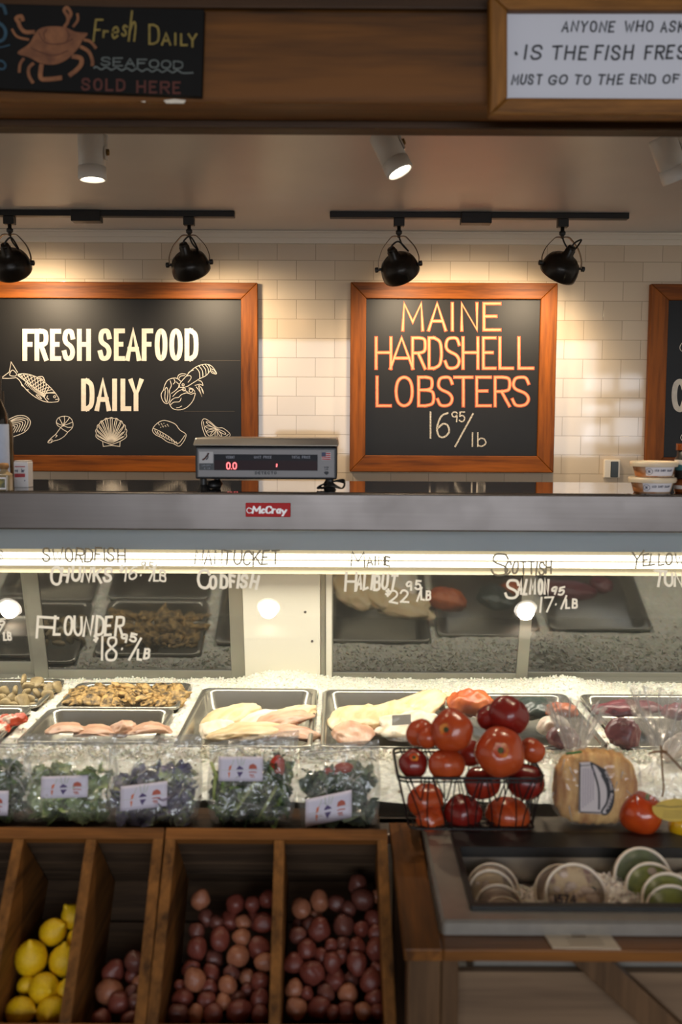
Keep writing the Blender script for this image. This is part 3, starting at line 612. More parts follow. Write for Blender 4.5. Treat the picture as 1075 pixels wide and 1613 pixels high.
# ================================================================== display case
def steel(name, col=C(176, 172, 166), rough=0.25, axis='X', bmp=0.05):
    m, nt, b = newmat(name); b.inputs['Metallic'].default_value = 1; b.inputs['Base Color'].default_value = col
    v = coords(nt, {'X': (3, 160, 160), 'Y': (160, 3, 160), 'Z': (160, 160, 3)}[axis]); n = noise_n(nt, v, 1, 3)
    v2 = coords(nt); n2 = noise_n(nt, v2, 9, 4)
    mr = nt.nodes.new('ShaderNodeMapRange'); mr.inputs['To Min'].default_value = rough * .6; mr.inputs['To Max'].default_value = rough * 1.5
    nt.links.new(n2, mr.inputs['Value']); nt.links.new(mr.outputs[0], b.inputs['Roughness']); 
    if bmp > .015:
        mx = nt.nodes.new('ShaderNodeMix'); mx.data_type = 'RGBA'; mx.inputs['A'].default_value = tuple(list(x * .82 for x in col[:3]) + [1]); mx.inputs['B'].default_value = col
        nt.links.new(n, mx.inputs['Factor']); nt.links.new(mx.outputs['Result'], b.inputs['Base Color'])
    return m
M_steel = steel('brushed_steel', C(122, 115, 111), .36)
M_top = steel('polished_steel', C(160, 155, 150), .07, bmp=.01)
M_pan = mat('pan_steel', C(168, 164, 152), .26, .8)
M_doorfr = mat('door_frame_metal', C(150, 148, 136), .4, .5)
M_liner = mat('case_liner', C(232, 228, 212), .4)
M_head = mat('lamp_housing', C(186, 200, 212), .35)
M_dglass = mat('dark_door_glass', C(30, 32, 30), .06, spec=1.0); M_dglass.node_tree.nodes['Principled BSDF'].inputs['IOR'].default_value = 1.7
M_glass = film('front_glass', gloss=.0, haze=.015, bst=0, rough=.0)
M_mark = mat('white_marker', C(240, 238, 228), .8)
M_backlit = mat('thin_marker', C(118, 112, 98), .8)  # strokes in front of the tubes, coloured grey to look backlit
XA, XB = -1.75, 1.75
case = thing('display_case', 'long steel and glass seafood display case under the chalkboards', 'display case', (0, 2.6, 0))
FYT, BYT = 2.44, 2.94
obj('top_panel', box(NB(), (XA, FYT, TOPZ - .03), (XB, BYT, TOPZ)), M_top, case, bev=.005)
zf = at(537, 836.5, FYT).z
obj('fascia', box(NB(), (XA, FYT - .004, zf), (XB, FYT + .02, TOPZ - .003)), M_steel, case, bev=.004)
# glass
G0 = Vector((0, FYT + .004, zf + .004)); G1 = Vector((0, 1.95, .703)); GD = (G0 - G1).normalized(); GN = Vector((0, -GD.z, GD.y))
gl = obj('front_glass', obox(NB(), G1, Vector((1, 0, 0)), GD, GN, (XA, 0, -.005), (XB, (G0 - G1).length, 0)), M_glass, case)
PG = Plane(G1, GN)
def mark(bm, items, w, **k):
    for s, x0, x1, yt, yb in items:
        if s == '/': line(bm, [(x1, yt), (x0, yb)], w, PG)
        elif s == '.': line(bm, [((x0 + x1) / 2 - 1, yt), ((x0 + x1) / 2 + 1, yt + 1)], w * 1.2, PG)
        else: word(bm, s, x0, x1, yt, yb, w, PG, gap=.12, jit=1.6, slant=.08, **k)
phr = [
 ([('SWORDFISH', 67, 198, 863, 886)], 2.6, 1), ([('C', 78, 97, 891, 922), ('HUNKS', 95, 178, 894, 918)], 3.4, 0), ([('$', 189, 197, 890, 902), ('16', 196, 218, 892, 915), ('.', 219, 225, 906, 908), ('95', 222, 243, 885, 898), ('/', 235, 247, 889, 916), ('LB', 242, 263, 898, 917)], 2.2, 0),
 ([('F', 57, 92, 971, 1007), ('LOUNDER', 85, 195, 970, 1002)], 3.2, 0), ([('$', 147, 156, 997, 1012), ('18', 157, 187, 1002, 1041), ('.', 189, 196, 1022, 1024), ('95', 191, 217, 998, 1013), ('/', 203, 223, 1005, 1041), ('LB', 216, 236, 1022, 1040)], 2.8, 0),
 ([('NANTUCKET', 306, 440, 867, 891)], 2.6, 1), ([('C', 310, 332, 898, 930), ('ODFISH', 330, 408, 905, 928)], 3.6, 0), 
 ([('M', 552, 576, 868, 893), ('AINE', 578, 617, 876, 892)], 2.6, 1), ([('H', 542, 562, 902, 933), ('ALIBUT', 560, 626, 904, 930)], 3.2, 0), ([('$', 606, 615, 928, 940), ('22', 614, 645, 930, 951), ('95', 640, 663, 915, 931), ('/', 657, 665, 925, 948), ('LB', 663, 680, 930, 946)], 2.4, 0),
 ([('S', 773, 802, 872, 908), ('COTTISH', 795, 871, 884, 906)], 2.8, 1), ([('S', 795, 818, 912, 944), ('ALMON', 815, 867, 912, 938)], 3.2, 0), ([('17', 850, 874, 940, 965), ('.', 873, 879, 952, 954), ('95', 868, 891, 924, 938), ('/', 884, 893, 938, 960), ('LB', 891, 909, 944, 960)], 2.4, 0),
 ([('Y', 994, 1014, 868, 896), ('ELLOWFIN', 1012, 1110, 872, 892)], 2.6, 1), ([('T', 1029, 1050, 898, 925), ('UNA', 1046, 1094, 902, 925)], 3.2, 0), ([('S', -6, 6, 866, 882)], 1.5, 1), ([('95', -14, 9, 974, 986), ('/', -4, 7, 982, 1000), ('LB', 5, 19, 996, 1010)], 2.2, 0)]
for it, w, thin in phr:
    bm = NB(); mark(bm, it, w * (1.0 if thin else 1.22)); obj('lettering', bm, M_backlit if thin else M_mark, gl)
# badge
PB = Plane((0, FYT - .004, 1.3), (0, -1, 0)); a = at(387, 792, FYT - .008); c = at(458, 814.5, FYT - .008)
M_red = mat('red_enamel', C(180, 14, 16), .4, 0, spec=.2); bd = obj('badge', box(NB(), (a.x, FYT - .010, c.z), (c.x, FYT - .003, a.z)), M_red, case, bev=.002)
PBd = Plane((0, FYT - .010, 1.3), (0, -1, 0)); bm = NB()
for ch, x0, x1, yt, yb in (('M', 397, 411, 797, 809), ('c', 411, 418, 797, 809), ('C', 418, 428, 797, 809), ('r', 428, 435, 797, 809), ('a', 435, 443, 797, 809), ('y', 443, 452, 799, 810)):
    for dx in (0, .9, 1.8): glyph(bm, ch, x0 + dx, x1 + dx - 1, yt, yb, 1.5, PBd, slant=.12)
line(bm, [(399, 803), (392, 800), (389, 804), (392, 808), (397, 807)], 1.2, PBd); obj('lettering', bm, mat('badge_silver', C(214, 206, 204), .3, .3), bd)
# lamp housing with two tubes
zh0 = at(537, 867, 2.55).z; zr0 = at(537, 904, 2.66).z
obj('lamp_housing', box(NB(), (XA, 2.55, zh0), (XB, 2.565, TOPZ - .031)), M_head, case)
obj('lamp_reflector', box(NB(), (XA, 2.655, zr0), (XB, 2.665, TOPZ - .031)), mat('reflector_cream', C(150, 140, 116), .5), case)
M_tube = emit('tube_glow', (1, .93, .76, 1), TUBE_E)
for py in (877, 888.5):
    p = at(537, py, 2.63); bm = NB(); cyl(bm, (XA + .03, 2.63, p.z), (XB - .03, 2.63, p.z), .0075, n=14); obj('light_tube', bm, M_tube, case, smooth=False)
# rear: leaning door plane
tl = bpy.data.lights.new('tube_light', 'AREA'); tl.shape = 'RECTANGLE'; tl.size = 3.3; tl.size_y = .05; tl.energy = TUBE_W; tl.color = (1, .93, .78)
tlo = bpy.data.objects.new('tube_light', tl); COL.objects.link(tlo); tlo.parent = case; tlo.location = Vector((0, 2.61, at(537, 888.5, 2.63).z - .012)) - case.location; tlo.rotation_euler = (R(-8), 0, 0)
DB = Vector((0, 2.92, .735)); DT = Vector((0, 2.815, 1.12)); DU = (DT - DB).normalized(); DN = Vector((0, -DU.z, DU.y)); X = Vector((1, 0, 0))
def du(px, py):
    p = onplane(px, py, DB, DN); return p.x, (p - DB).dot(DU)
def dbox(x0, x1, w0, w1, n0, n1): return obox(NB(), DB, X, DU, DN, (x0, w0, n0), (x1, w1, n1))
HT = (DT - DB).length + .12
obj('pilaster', dbox(du(385, 1000)[0], du(505, 1000)[0], -.06, HT, -.02, .012), M_liner, case, bev=.002)
for sx, sy in ((407, 1063), (481, 1064), (481, 964), (492, 1010)):
    p = onplane(sx, sy, DB + DN * .012, DN); bm = NB(); lathe(bm, [(.004, 0), (.004, .0015), (0, .003)], 10, axisM(p, DN)); obj('screw', bm, M_steel, case)
def door(xl, xr, wst_l, wst_r, rail0, n, glass_top=HT):
    """xl..xr at row 1000, stiles in px, top row of the bottom rail"""
    x0, x1 = du(xl, 1000)[0], du(xr, 1000)[0]; g0, g1 = du(xl + wst_l, 1000)[0], du(xr - wst_r, 1000)[0]; w1 = du(537, rail0)[1]
    d = obj('sliding_door', dbox(g0 - .002, g1 + .002, w1 - .005, HT, n - .006, n - .002), M_dglass, case)
    obj('door_stile', dbox(x0, g0, -.02, HT, n - .012, n + .004), M_doorfr, d, bev=.001)
    obj('door_stile', dbox(g1, x1, -.02, HT, n - .012, n + .004), M_doorfr, d, bev=.001)
    obj('door_rail', dbox(g0, g1, -.02, w1, n - .012, n + .003), M_doorfr, d, bev=.001)
door(48, 385, 22, 22, 1057, .0); door(-330, 62, 22, 22, 1050, -.02)
door(507, 836, 18, 18, 1059, .0); door(818, 1260, 18, 22, 1062, -.02)
obj('door_track', dbox(du(506, 1000)[0], du(512, 1000)[0], -.03, HT, -.02, .012), M_doorfr, case)
obj('door_sill', dbox(XA, XB, -.05, du(537, 1069)[1], -.03, .006), M_doorfr, case, bev=.001)
obj('door_stop', dbox(du(514, 1000)[0], du(523, 1000)[0], -.03, HT, .004, .008), M_liner, case)
# body
bm = NB(); box(bm, (XA, 1.97, .655), (XB, 2.93, .68)); obj('deck', bm, M_liner, case)
bm = NB(); box(bm, (XA, 1.96, 0.0), (XB, 2.94, .654)); obj('case_body', bm, M_liner, case)
z = at(900, 1306, 1.90).z; obj('front_ledge', box(NB(), (XA, 1.87, z - .02), (XB, 1.965, z)), M_steel, case, bev=.003)
z2 = at(615, 1290, 1.95).z; obj('glass_rail', box(NB(), (XA, 1.925, z), (XB, 1.949, z2)), M_doorfr, case, bev=.002)
obj('rear_panel', box(NB(), (XA, 2.945, 0), (XB, 2.955, .70)), M_liner, case)
for s in (-1, 1):
    x = XA if s < 0 else XB - .02
    bm = NB(); vs = []
    for q in ((1.96, .68), (2.93, .70), (2.93, TOPZ - .031), (2.45, TOPZ - .031), (2.45, 1.25), (1.97, .71)): vs.append((bm.verts.new((x, q[0], q[1])), bm.verts.new((x + .02, q[0], q[1]))))
    bm.faces.new([v[0] for v in vs]); bm.faces.new([v[1] for v in vs][::-1])
    for k in range(6): bm.faces.new((vs[k][0], vs[k][1], vs[(k + 1) % 6][1], vs[(k + 1) % 6][0]))
    bmesh.ops.recalc_face_normals(bm, faces=bm.faces); obj('end_panel', bm, M_liner, case)

M_dlens = emit('downlight_lens', (1, .92, .78, 1), 11.0)
# downlights over the glass whose reflections show in it
for (px, py), lb in (((15, 957), 'flounder price'), ((423, 957), 'blank white panel'), ((829, 960), 'salmon price')):
    d = ray(px, py); P = onplane(px, py, G1, GN); r = d - 2 * d.dot(GN) * GN; zl_ = CZ - .075; k = (zl_ - P.z) / r.z; L = P + r * k
    t = cylspot('round white downlight mirrored in the case glass over the ' + lb, (L.x, L.y, zl_), (0, -.36, -.93), 0, 0, length=.055, r=.046, watt=DOWN_W, group='downlights behind the beam', size=110, lens=M_dlens)
# ================================================================== ice, pans and seafood inside the case
M_ice = mat('crushed_ice', C(242, 238, 222), .25, col2=C(218, 216, 202), vscale=90, bmp=.2, bscale=170, lo=.3, hi=.55, sss=.25)
PZ = .752
PANS = [(-1.13, -.805, 2.585, 2.865), (-1.13, -.812, 2.30, 2.575), (-.755, -.43, 2.575, 2.83), (-.765, -.435, 2.285, 2.565), (-.39, -.065, 2.26, 2.775), (-.045, .28, 2.26, 2.765), (.306, .631, 2.27, 2.735), (.668, .993, 2.27, 2.73)]
bm = NB()
def icez(x, y):
    z = .739 + .006 * nz((x, y, 0), 9) + (.004 * nz((x, y, 3), 60) + .003 * nz((x, y, 7), 140)) * (.3 if y < 2.19 else 1)
    for cx, cy, h, s in ((-.15, 2.87, .030, .11), (-.24, 2.86, .012, .1), (.655, 2.83, .034, .09), (.45, 2.83, .014, .2), (-.4, 2.84, .012, .06), (-.6, 2.87, .006, .2), (.05, 2.85, .010, .2)):
        z += h * math.exp(-(((x - cx) ** 2 + (y - cy) ** 2 * 2) / s ** 2))
    if y < 2.28: z += .012 * math.exp(-((y - 2.25) / .04) ** 2) - .05 * max(0, (2.2 - y)) 
    for a, b_, c, d_ in PANS:
        m_ = min(x - a, b_ - x, y - c, d_ - y)
        if m_ > -.004: z = min(z, .6835 if m_ > .006 else .735)
    return z
grid(bm, 520, 186, lambda u, v: Vector((-1.3 + 2.6 * u, 1.985 + .93 * v, icez(-1.3 + 2.6 * u, 1.985 + .93 * v))))
rnd = random.Random(3)
for k in range(9000):
    x = rnd.uniform(-1.15, 1.1); y = rnd.choice((rnd.uniform(2.0, 2.92), rnd.uniform(2.2, 2.3), rnd.uniform(2.75, 2.92)))
    if y < 2.19 and rnd.random() < .85: continue
    if any(a - .012 < x < b_ + .012 and c - .012 < y < d_ + .012 for a, b_, c, d_ in PANS): continue
    s = rnd.uniform(.0022, .006); chip(bm, Vector((x, y, icez(x, y) + s * .35)), s, rnd)
o = obj('crushed_ice', bm, M_ice, None, loc=(0, 2.4, .68)); tag(o, 'bed of crushed ice filling the display case around the pans', 'ice', kind='stuff')

def rrect(x0, x1, y0, y1, r, n=5):
    out = []
    for cx, cy, a0 in ((x1 - r, y1 - r, 0), (x0 + r, y1 - r, 90), (x0 + r, y0 + r, 180), (x1 - r, y0 + r, 270)):
        for k in range(n + 1): a = R(a0 + 90 * k / n); out.append((cx + r * math.cos(a), cy + r * math.sin(a)))
    return out
def loops(bm, L, cap=True):
    vs = [[bm.verts.new((x, y, z)) for x, y in q] for q, z in L]
    for A, B in zip(vs, vs[1:]):
        n = len(A)
        for k in range(n): bm.faces.new((A[k], A[(k + 1) % n], B[(k + 1) % n], B[k]))
    if cap: bm.faces.new(vs[-1])
def pan(label, q, depth=.062):
    x0, x1, y0, y1 = q; bm = NB()
    def rr(i, r): return rrect(x0 + i, x1 - i, y0 + i, y1 - i, r)
    loops(bm, [(rr(0, .022), PZ - .006), (rr(0, .022), PZ), (rr(.004, .02), PZ + .0015), (rr(.010, .026), PZ), (rr(.013, .03), PZ - .006), (rr(.020, .034), PZ - depth + .012), (rr(.03, .03), PZ - depth)])
    o = obj('steel_pan', bm, M_pan, None, smooth=True, loc=((x0 + x1) / 2, (y0 + y1) / 2, PZ - depth), solid=.0012)
    return tag(o, label, 'pan', 'steel pans sunk in the ice')
for q, l in zip(PANS, ('steel pan heaped with tan clams', 'steel pan with red and white shellfish meat, in front of the clams', 'steel pan full of craggy brown oysters', 'steel pan with a few pink fillets, in front of the oysters', 'steel pan of pale fillets beside the oysters and pink fillets', 'steel pan of cream fillets behind the tomatoes, below the halibut price', 'steel pan with an orange fillet, half hidden by tomatoes', 'steel pan behind the bread, beneath the tuna price')): pan(l, q)

def blob(L, Wd, H, seed, taper=.3, bend=0.0, rip=.12, sub=4):
    bm = NB()
    def f(c):
        t = c.x
        w = 1 - taper * (t + 1) / 2
        r = 1 + rip * nz(c, 1.6, seed) + rip * .4 * nz(c, 4.5, seed + 9)
        z = c.z * (.55 if c.z < 0 else 1)
        return Vector((t * L / 2 * r, c.y * Wd / 2 * w * r, z * H * .6 * r + bend * t * t + H * .12 * nz((t * 2, c.y * 2, 0), 2.2, seed)))
    ico(bm, sub, 1, f); return bm
def flesh(name, c1, c2, rough=.35, vs=14, an=(1, 3, 1)): return mat(name, c1, rough, col2=c2, vscale=vs, aniso=an, bmp=.25, bscale=70, sss=.15, lo=.38, hi=.62)
M_cod = flesh('cream_flesh', C(240, 220, 178), C(224, 190, 140)); M_white = flesh('white_flesh', C(240, 234, 218), C(226, 206, 176)); M_pinkf = flesh('pinkish_flesh', C(226, 186, 156), C(202, 150, 120))
M_salmon = flesh('orange_flesh', C(206, 112, 58), C(168, 76, 36)); M_tuna = flesh('purple_red_flesh', C(128, 72, 76), C(92, 46, 54), .3, 30, (1, 5, 1)); M_sword = flesh('swordfish_flesh', C(236, 226, 210), C(214, 190, 172)); M_skin = mat('dark_fish_skin', C(70, 80, 74), .3, var=.5, vscale=25)
M_lobm = mat('red_shellfish', C(206, 74, 36), .35, col2=C(232, 210, 190), vscale=26, bmp=.3, bscale=60, lo=.42, hi=.5)
def piece(name, label, cat, px, py, y, size, rot, m, seed, grp, taper=.35, bend=0.0, lift=0.0, tilt=0.0, roll=0.0, rip=.12):
    p = at(px, py, y); 
    if name == 'fish_fillet' and m is not M_skin: size = (size[0] * 1.05, size[1] * 1.5, size[2] * .85); rip = .26; bend = -.012
    o = obj(name, blob(size[0], size[1], size[2], seed, taper, bend, rip), m, None, smooth=True)
    o.location = p; o.rotation_euler = (R(roll), R(tilt), R(rot)); return tag(o, label, cat, grp)
gp = 'pale fillets in the pan below the codfish price'
for k, (px, py, y, sz, rot, m, ti, l) in enumerate([
    (366, 1130, 2.56, (.20, .10, .045), 60, M_cod, -6, 'smooth domed cream fillet at the oyster side of the codfish pan'), (345, 1146, 2.48, (.14, .08, .03), 100, M_white, 0, 'white fillet end by the edge of the codfish pan'), (408, 1138, 2.50, (.17, .085, .035), 35, M_white, -12, 'white fillet in the middle of the codfish pan'),
    (440, 1136, 2.46, (.17, .09, .035), 22, M_pinkf, -10, 'pinkish fillet lying across the codfish pan'), (462, 1128, 2.53, (.14, .08, .035), 40, M_cod, -14, 'cream fillet beside the halibut pan, at the edge of the codfish pan'), (400, 1152, 2.38, (.19, .1, .03), 10, M_cod, 0, 'lowest cream fillet at the front of the codfish pan'), (452, 1154, 2.38, (.15, .09, .03), -10, M_pinkf, 0, 'pinkish fillet behind the third salad bag')]):
    piece('fish_fillet', l, 'fish fillet', px, py, y, sz, rot, m, 20 + k, gp, tilt=ti)
gp = 'cream fillets in the halibut pan'
for k, (px, py, y, sz, rot, m, ti, l) in enumerate([
    (572, 1132, 2.50, (.22, .13, .05), 70, M_cod, 0, 'broad cream fillet in the halibut pan, next to the codfish pan'), (616, 1128, 2.52, (.2, .11, .04), 80, M_cod, -8, 'cream fillet in the middle of the halibut pan'), (662, 1112, 2.60, (.20, .10, .05), 40, M_cod, -16, 'tall cream fillet propped at the tomato end of the halibut pan'),
    (556, 1150, 2.40, (.16, .08, .03), 90, M_pinkf, 0, 'pinkish fillet edge in the front of the halibut pan'), (648, 1140, 2.44, (.2, .12, .045), 60, M_white, 0, 'white fillet beside the tomatoes in the halibut pan')]):
    piece('fish_fillet', l, 'fish fillet', px, py, y, sz, rot, m, 40 + k, gp, tilt=ti)
for k, (px, py, sz, rot, l) in enumerate([(104, 1146, (.10, .06, .016), 10, 'flat pink fillet beside the red shellfish pan'), (196, 1146, (.06, .05, .03), 60, 'small pink fillet piece with a raised tip, alone in its pan'), (236, 1147, (.10, .06, .02), 5, 'pink fillet nearest the codfish pan, in the half-empty pan'), (150, 1150, (.1, .07, .014), 0, 'thin pink fillet lying low in the half-empty pan')]):
    piece('fish_fillet', l, 'fish fillet', px, py, 2.36 if k != 1 else 2.38, sz, rot, M_pinkf, 60 + k, 'pink fillets in the half-empty pan', tilt=-12 if k == 1 else 0)
piece('salmon_fillet', 'orange fillet standing up behind the tomato pile', 'fish fillet', 742, 1112, 2.58, (.13, .1, .07), 20, M_salmon, 71, None, taper=.1)
piece('salmon_fillet', 'small orange fillet end behind the bread bag top', 'fish fillet', 884, 1122, 2.52, (.09, .06, .04), 0, M_salmon, 72, None, taper=.1)
piece('fish_fillet', 'dark grey-green fish skin in the orange fillet pan', 'fish fillet', 842, 1118, 2.56, (.13, .12, .05), 40, M_skin, 73, None, taper=.1)
piece('fish_steak', 'round white fish steak behind the bread bag top', 'fish steak', 872, 1147, 2.36, (.085, .07, .05), 20, M_sword, 74, None, taper=.1, rip=.06)
piece('tuna_chunk', 'rounded purple-red fish chunk between tomatoes and bread bag top', 'fish chunk', 888, 1167, 2.28, (.085, .06, .055), 15, M_tuna, 75, None, taper=.1, tilt=14)
piece('tuna_chunk', 'blocky purple-red fish chunk on the ice above the bread', 'fish chunk', 981, 1160, 2.30, (.085, .07, .075), -20, M_tuna, 76, None, taper=.05, tilt=24)
piece('tuna_chunk', 'dark red fish chunk at the back of the tuna pan', 'fish chunk', 990, 1118, 2.55, (.2, .09, .04), 8, M_tuna, 77, None, taper=.1)
piece('tuna_chunk', 'dark red fish chunk at the picture edge in the tuna pan', 'fish chunk', 1066, 1124, 2.52, (.08, .08, .04), 60, M_tuna, 78, None, taper=.1)
piece('fish_steak', 'white and pink fish piece at the picture edge above the brown tie', 'fish steak', 1066, 1180, 2.22, (.09, .045, .05), 30, M_sword, 79, None, taper=.2, tilt=-30)
for k, (px, py, l) in enumerate([(8, 1138, 'red and white shellfish meat at the picture edge'), (24, 1136, 'red shellfish meat beside the steel corner of its pan'), (6, 1148, 'lower red shellfish meat at the picture edge')]):
    piece('shellfish_meat', l, 'shellfish', px, py, 2.42 - .03 * (k == 2), (.07, .04, .03), 40 * k, M_lobm, 80 + k, 'red shellfish meat', rip=.3)

# clams
M_clam = mat('clam_shell', C(190, 168, 122), .4, col2=C(138, 118, 82), vscale=30, aniso=(1, 1, 6), bmp=.4, bscale=60)
def clam_mesh(seed):
    bm = NB()
    def f(c):
        r = 1 + .06 * nz(c, 2, seed); z = c.z * (1 - .35 * abs(c.z)); k = 1 - .28 * max(c.y, 0)
        rd = .012 * math.sin(22 * (c - Vector((0, .9, 0))).length)
        return Vector((c.x * .031 * k * r * (1 + rd), c.y * .026 * r + .004 * (1 - abs(c.x)) * max(c.y, 0), z * .018 * (1 + rd * 2)))
    ico(bm, 4, 1, f); return bm
cl = []
for k in range(3): pass
src = [None] * 3; gc = 'clams heaped in the corner pan'
Z3 = lambda p: (p[0] / 3.36, 1040 + p[1] / 3.36)
for k, (x, y, r) in enumerate([(125, 108, 32), (195, 118, 35), (80, 165, 32), (20, 165, 30), (150, 142, 32), (198, 178, 35), (138, 175, 28), (120, 222, 46), (30, 235, 35), (185, 250, 35), (252, 188, 32), (228, 222, 28), (265, 150, 32), (303, 140, 30), (15, 205, 30), (62, 200, 26), (160, 208, 26), (235, 142, 26), (75, 245, 28), (-30, 180, 32), (-25, 225, 32)]):
    px, py = Z3((x, y)); p = at(px, py, 2.81 - (y - 100) / 150 * .16); s = k % 3
    if src[s] is None: o = obj('clam', clam_mesh(s * 5), M_clam, None, smooth=True); src[s] = o
    else: o = src[s].copy(); COL.objects.link(o)
    o.location = p; q = r / 3.36 * (p.y) / FPX / .026; o.scale = (q, q, q); o.rotation_euler = (R(rnd.uniform(20, 110)), R(rnd.uniform(-50, 50)), R(rnd.uniform(0, 360)))
    tag(o, 'tan hard-shelled clam heaped in the steel pan at the picture corner', 'clam', gc)
# oysters
M_oys = mat('oyster_shell', C(206, 168, 104), .55, col2=C(44, 32, 20), vscale=48, bmp=.8, bscale=60, lo=.36, hi=.6)
src = [None] * 3
for k in range(30):
    u = (k % 10) / 9; v = k // 10; px = 122 + 158 * u + (v - 1) * -6 + rnd.uniform(-3, 3); py = 1089 + v * 9 + rnd.uniform(-2, 2)
    if v == 0 and u > .82: py += 4
    p = at(px, py, 2.76 - v * .055); s = k % 3
    if src[s] is None:
        o = obj('oyster', blob(.085, .055, .026, 100 + s, .45, .004, .42), M_oys, None, smooth=True); src[s] = o
    else: o = src[s].copy(); COL.objects.link(o)
    o.location = p; q = rnd.uniform(.75, 1.05); o.scale = (q, q, q); o.rotation_euler = (R(rnd.uniform(-30, 45)), R(rnd.uniform(-25, 25)), R(rnd.uniform(0, 360)))
    tag(o, 'craggy brown oyster in the steel pan behind the pink fillets', 'oyster', 'oysters in their pan')
# clear price card in the halibut pan
t = thing('card_holder', 'clear plastic card holder with a white slip beside the tomatoes', 'card holder', at(632, 1165, 2.24))
PC = Plane((0, 2.24, .78), (0, -1, .25)); bm = NB(); patch(bm, [(616, 1122), (650, 1120), (650, 1166), (617, 1167)], PC, 0, .002); obj('holder', bm, M_glass, t)
bm = NB(); patch(bm, [(618, 1127), (648, 1125), (648, 1141), (618, 1143)], PC, -.002, .001); obj('slip', bm, mat('paper', C(236, 232, 222), .7), t)

# ================================================================== things on top of the case
sy = 2.50
t = thing('price_scale', 'digital price scale with red digits on the steel case top', 'scale', at(419, 772, sy))
M_navy = mat('scale_body', C(18, 20, 26), .4); M_face = mat('scale_face', C(140, 138, 140), .5); M_disp = mat('display_window', C(16, 17, 26), .4, spec=.15); M_ledr = emit('red_digits', (1, .03, .04, 1), 2.2); M_ledd = mat('digit_window', C(40, 12, 18), .4, spec=.15)
def fbox(px0, px1, py0, py1, ya, yb):
    a = at(px0, py0, ya); c = at(px1, py1, ya); return box(NB(), (a.x, ya, c.z), (c.x, yb, a.z))
obj('body', fbox(307.5, 531, 703, 755.5, sy, sy + .3), M_navy, t, bev=.004)
obj('face_plate', fbox(311.5, 527, 707, 752.5, sy - .003, sy + .001), M_face, t, bev=.002)
dw = obj('display_window', fbox(337, 500.5, 715.5, 741.5, sy - .005, sy - .001), M_disp, t, bev=.001)
obj('digit_strip', fbox(337.5, 500, 725, 741, sy - .0056, sy - .004), M_ledd, dw)
PSx = Plane((0, sy - .0058, 1.4), (0, -1, 0)); bm = NB(); glyph(bm, '0', 356.5, 363.5, 728, 739.5, 1.7, PSx); glyph(bm, '0', 366.5, 373.5, 728, 739.5, 1.7, PSx); line(bm, [(364.5, 738.5), (365.6, 738.5)], 1.6, PSx); line(bm, [(436.5, 730.5), (436, 735.5)], 1.7, PSx); obj('red_digits', bm, M_ledr, dw)
M_lbl = mat('grey_print', C(140, 144, 156), .6); PSd = Plane((0, sy - .005, 1.4), (0, -1, 0))
bm = NB(); word(bm, 'WEIGHT', 356, 370, 718, 722.3, .8, PSd); word(bm, 'UNIT', 400.5, 412, 718, 722.3, .8, PSd); word(bm, 'PRICE', 415, 428, 718, 722.3, .8, PSd); word(bm, 'TOTAL', 460, 473, 718, 722.3, .8, PSd); word(bm, 'PRICE', 476, 489, 718, 722.3, .8, PSd); obj('lettering', bm, M_lbl, dw)
PSf = Plane((0, sy - .003, 1.4), (0, -1, 0)); M_dk = mat('dark_print', C(40, 42, 50), .6); bm = NB(); word(bm, 'DETECTO', 402, 436, 742.6, 747.2, 1.0, PSf, gap=.35); obj('lettering', bm, M_dk, t)
obj('logo_panel', fbox(314, 336, 711.5, 729.5, sy - .0045, sy - .002), mat('logo_white', C(186, 184, 186), .5), t); obj('capacity_panel', fbox(314, 336.5, 730, 740.5, sy - .0045, sy - .002), M_navy, t)
bm = NB(); word(bm, 'CAPACITY', 318, 332, 732, 734.6, .5, PSd); word(bm, '30 LB', 319, 331, 736.5, 739, .5, PSd); obj('lettering', bm, M_lbl, t)
bm = NB(); line(bm, [(329, 713.5), (327, 717), (323, 722), (319, 724.5)], 2.4, PSd); obj('logo_mark', bm, M_rust, t); bm = NB(); line(bm, [(327, 714), (328, 720), (325, 724)], 1.4, PSd, off=.0008); obj('logo_mark', bm, M_dk, t)
# flag and arrow
bm = NB()
for k in range(4): line(bm, [(507.5, 714 + 3 * k), (521, 714.5 + 3 * k)], 1.5, PSf)
fl = obj('flag_sticker', fbox(507, 521.5, 712.6, 724.6, sy - .0036, sy - .002), mat('flag_white', C(196, 190, 194), .5), t); obj('stripe', bm, M_red, fl); obj('canton', fbox(507, 513.5, 712.6, 719, sy - .0048, sy - .003), mat('flag_blue', C(30, 44, 84), .5), fl)
bm = NB(); word(bm, 'CARE', 511, 518, 735, 737, .5, PSf); word(bm, 'LB', 512, 517, 738, 740.5, .5, PSf); patch(bm, [(510.5, 745), (514.7, 748.5), (518.5, 745), (517, 742.5), (512, 742.5)], PSf); obj('arrow_mark', bm, M_dk, t)
a = at(304, 689.5, sy - .004); c = at(534, 703, sy - .004)
bm = NB(); lp = [bm.verts.new(v) for v in ((a.x, sy - .006, c.z), (c.x, sy - .006, c.z), (c.x, sy + .3, c.z), (a.x, sy + .3, c.z))]; i = .004
up = [bm.verts.new(v) for v in ((a.x + i, sy + .006, a.z), (c.x - i, sy + .006, a.z), (c.x - i, sy + .29, a.z), (a.x + i, sy + .29, a.z))]
bm.faces.new(up); bm.faces.new(lp[::-1])
for k in range(4): bm.faces.new((lp[k], lp[(k + 1) % 4], up[(k + 1) % 4], up[k]))
bmesh.ops.recalc_face_normals(bm, faces=bm.faces); obj('weighing_platter', bm, mat('platter_steel', C(186, 178, 166), .3, .8), t, bev=.003)
zb_ = at(419, 755.5, sy).z
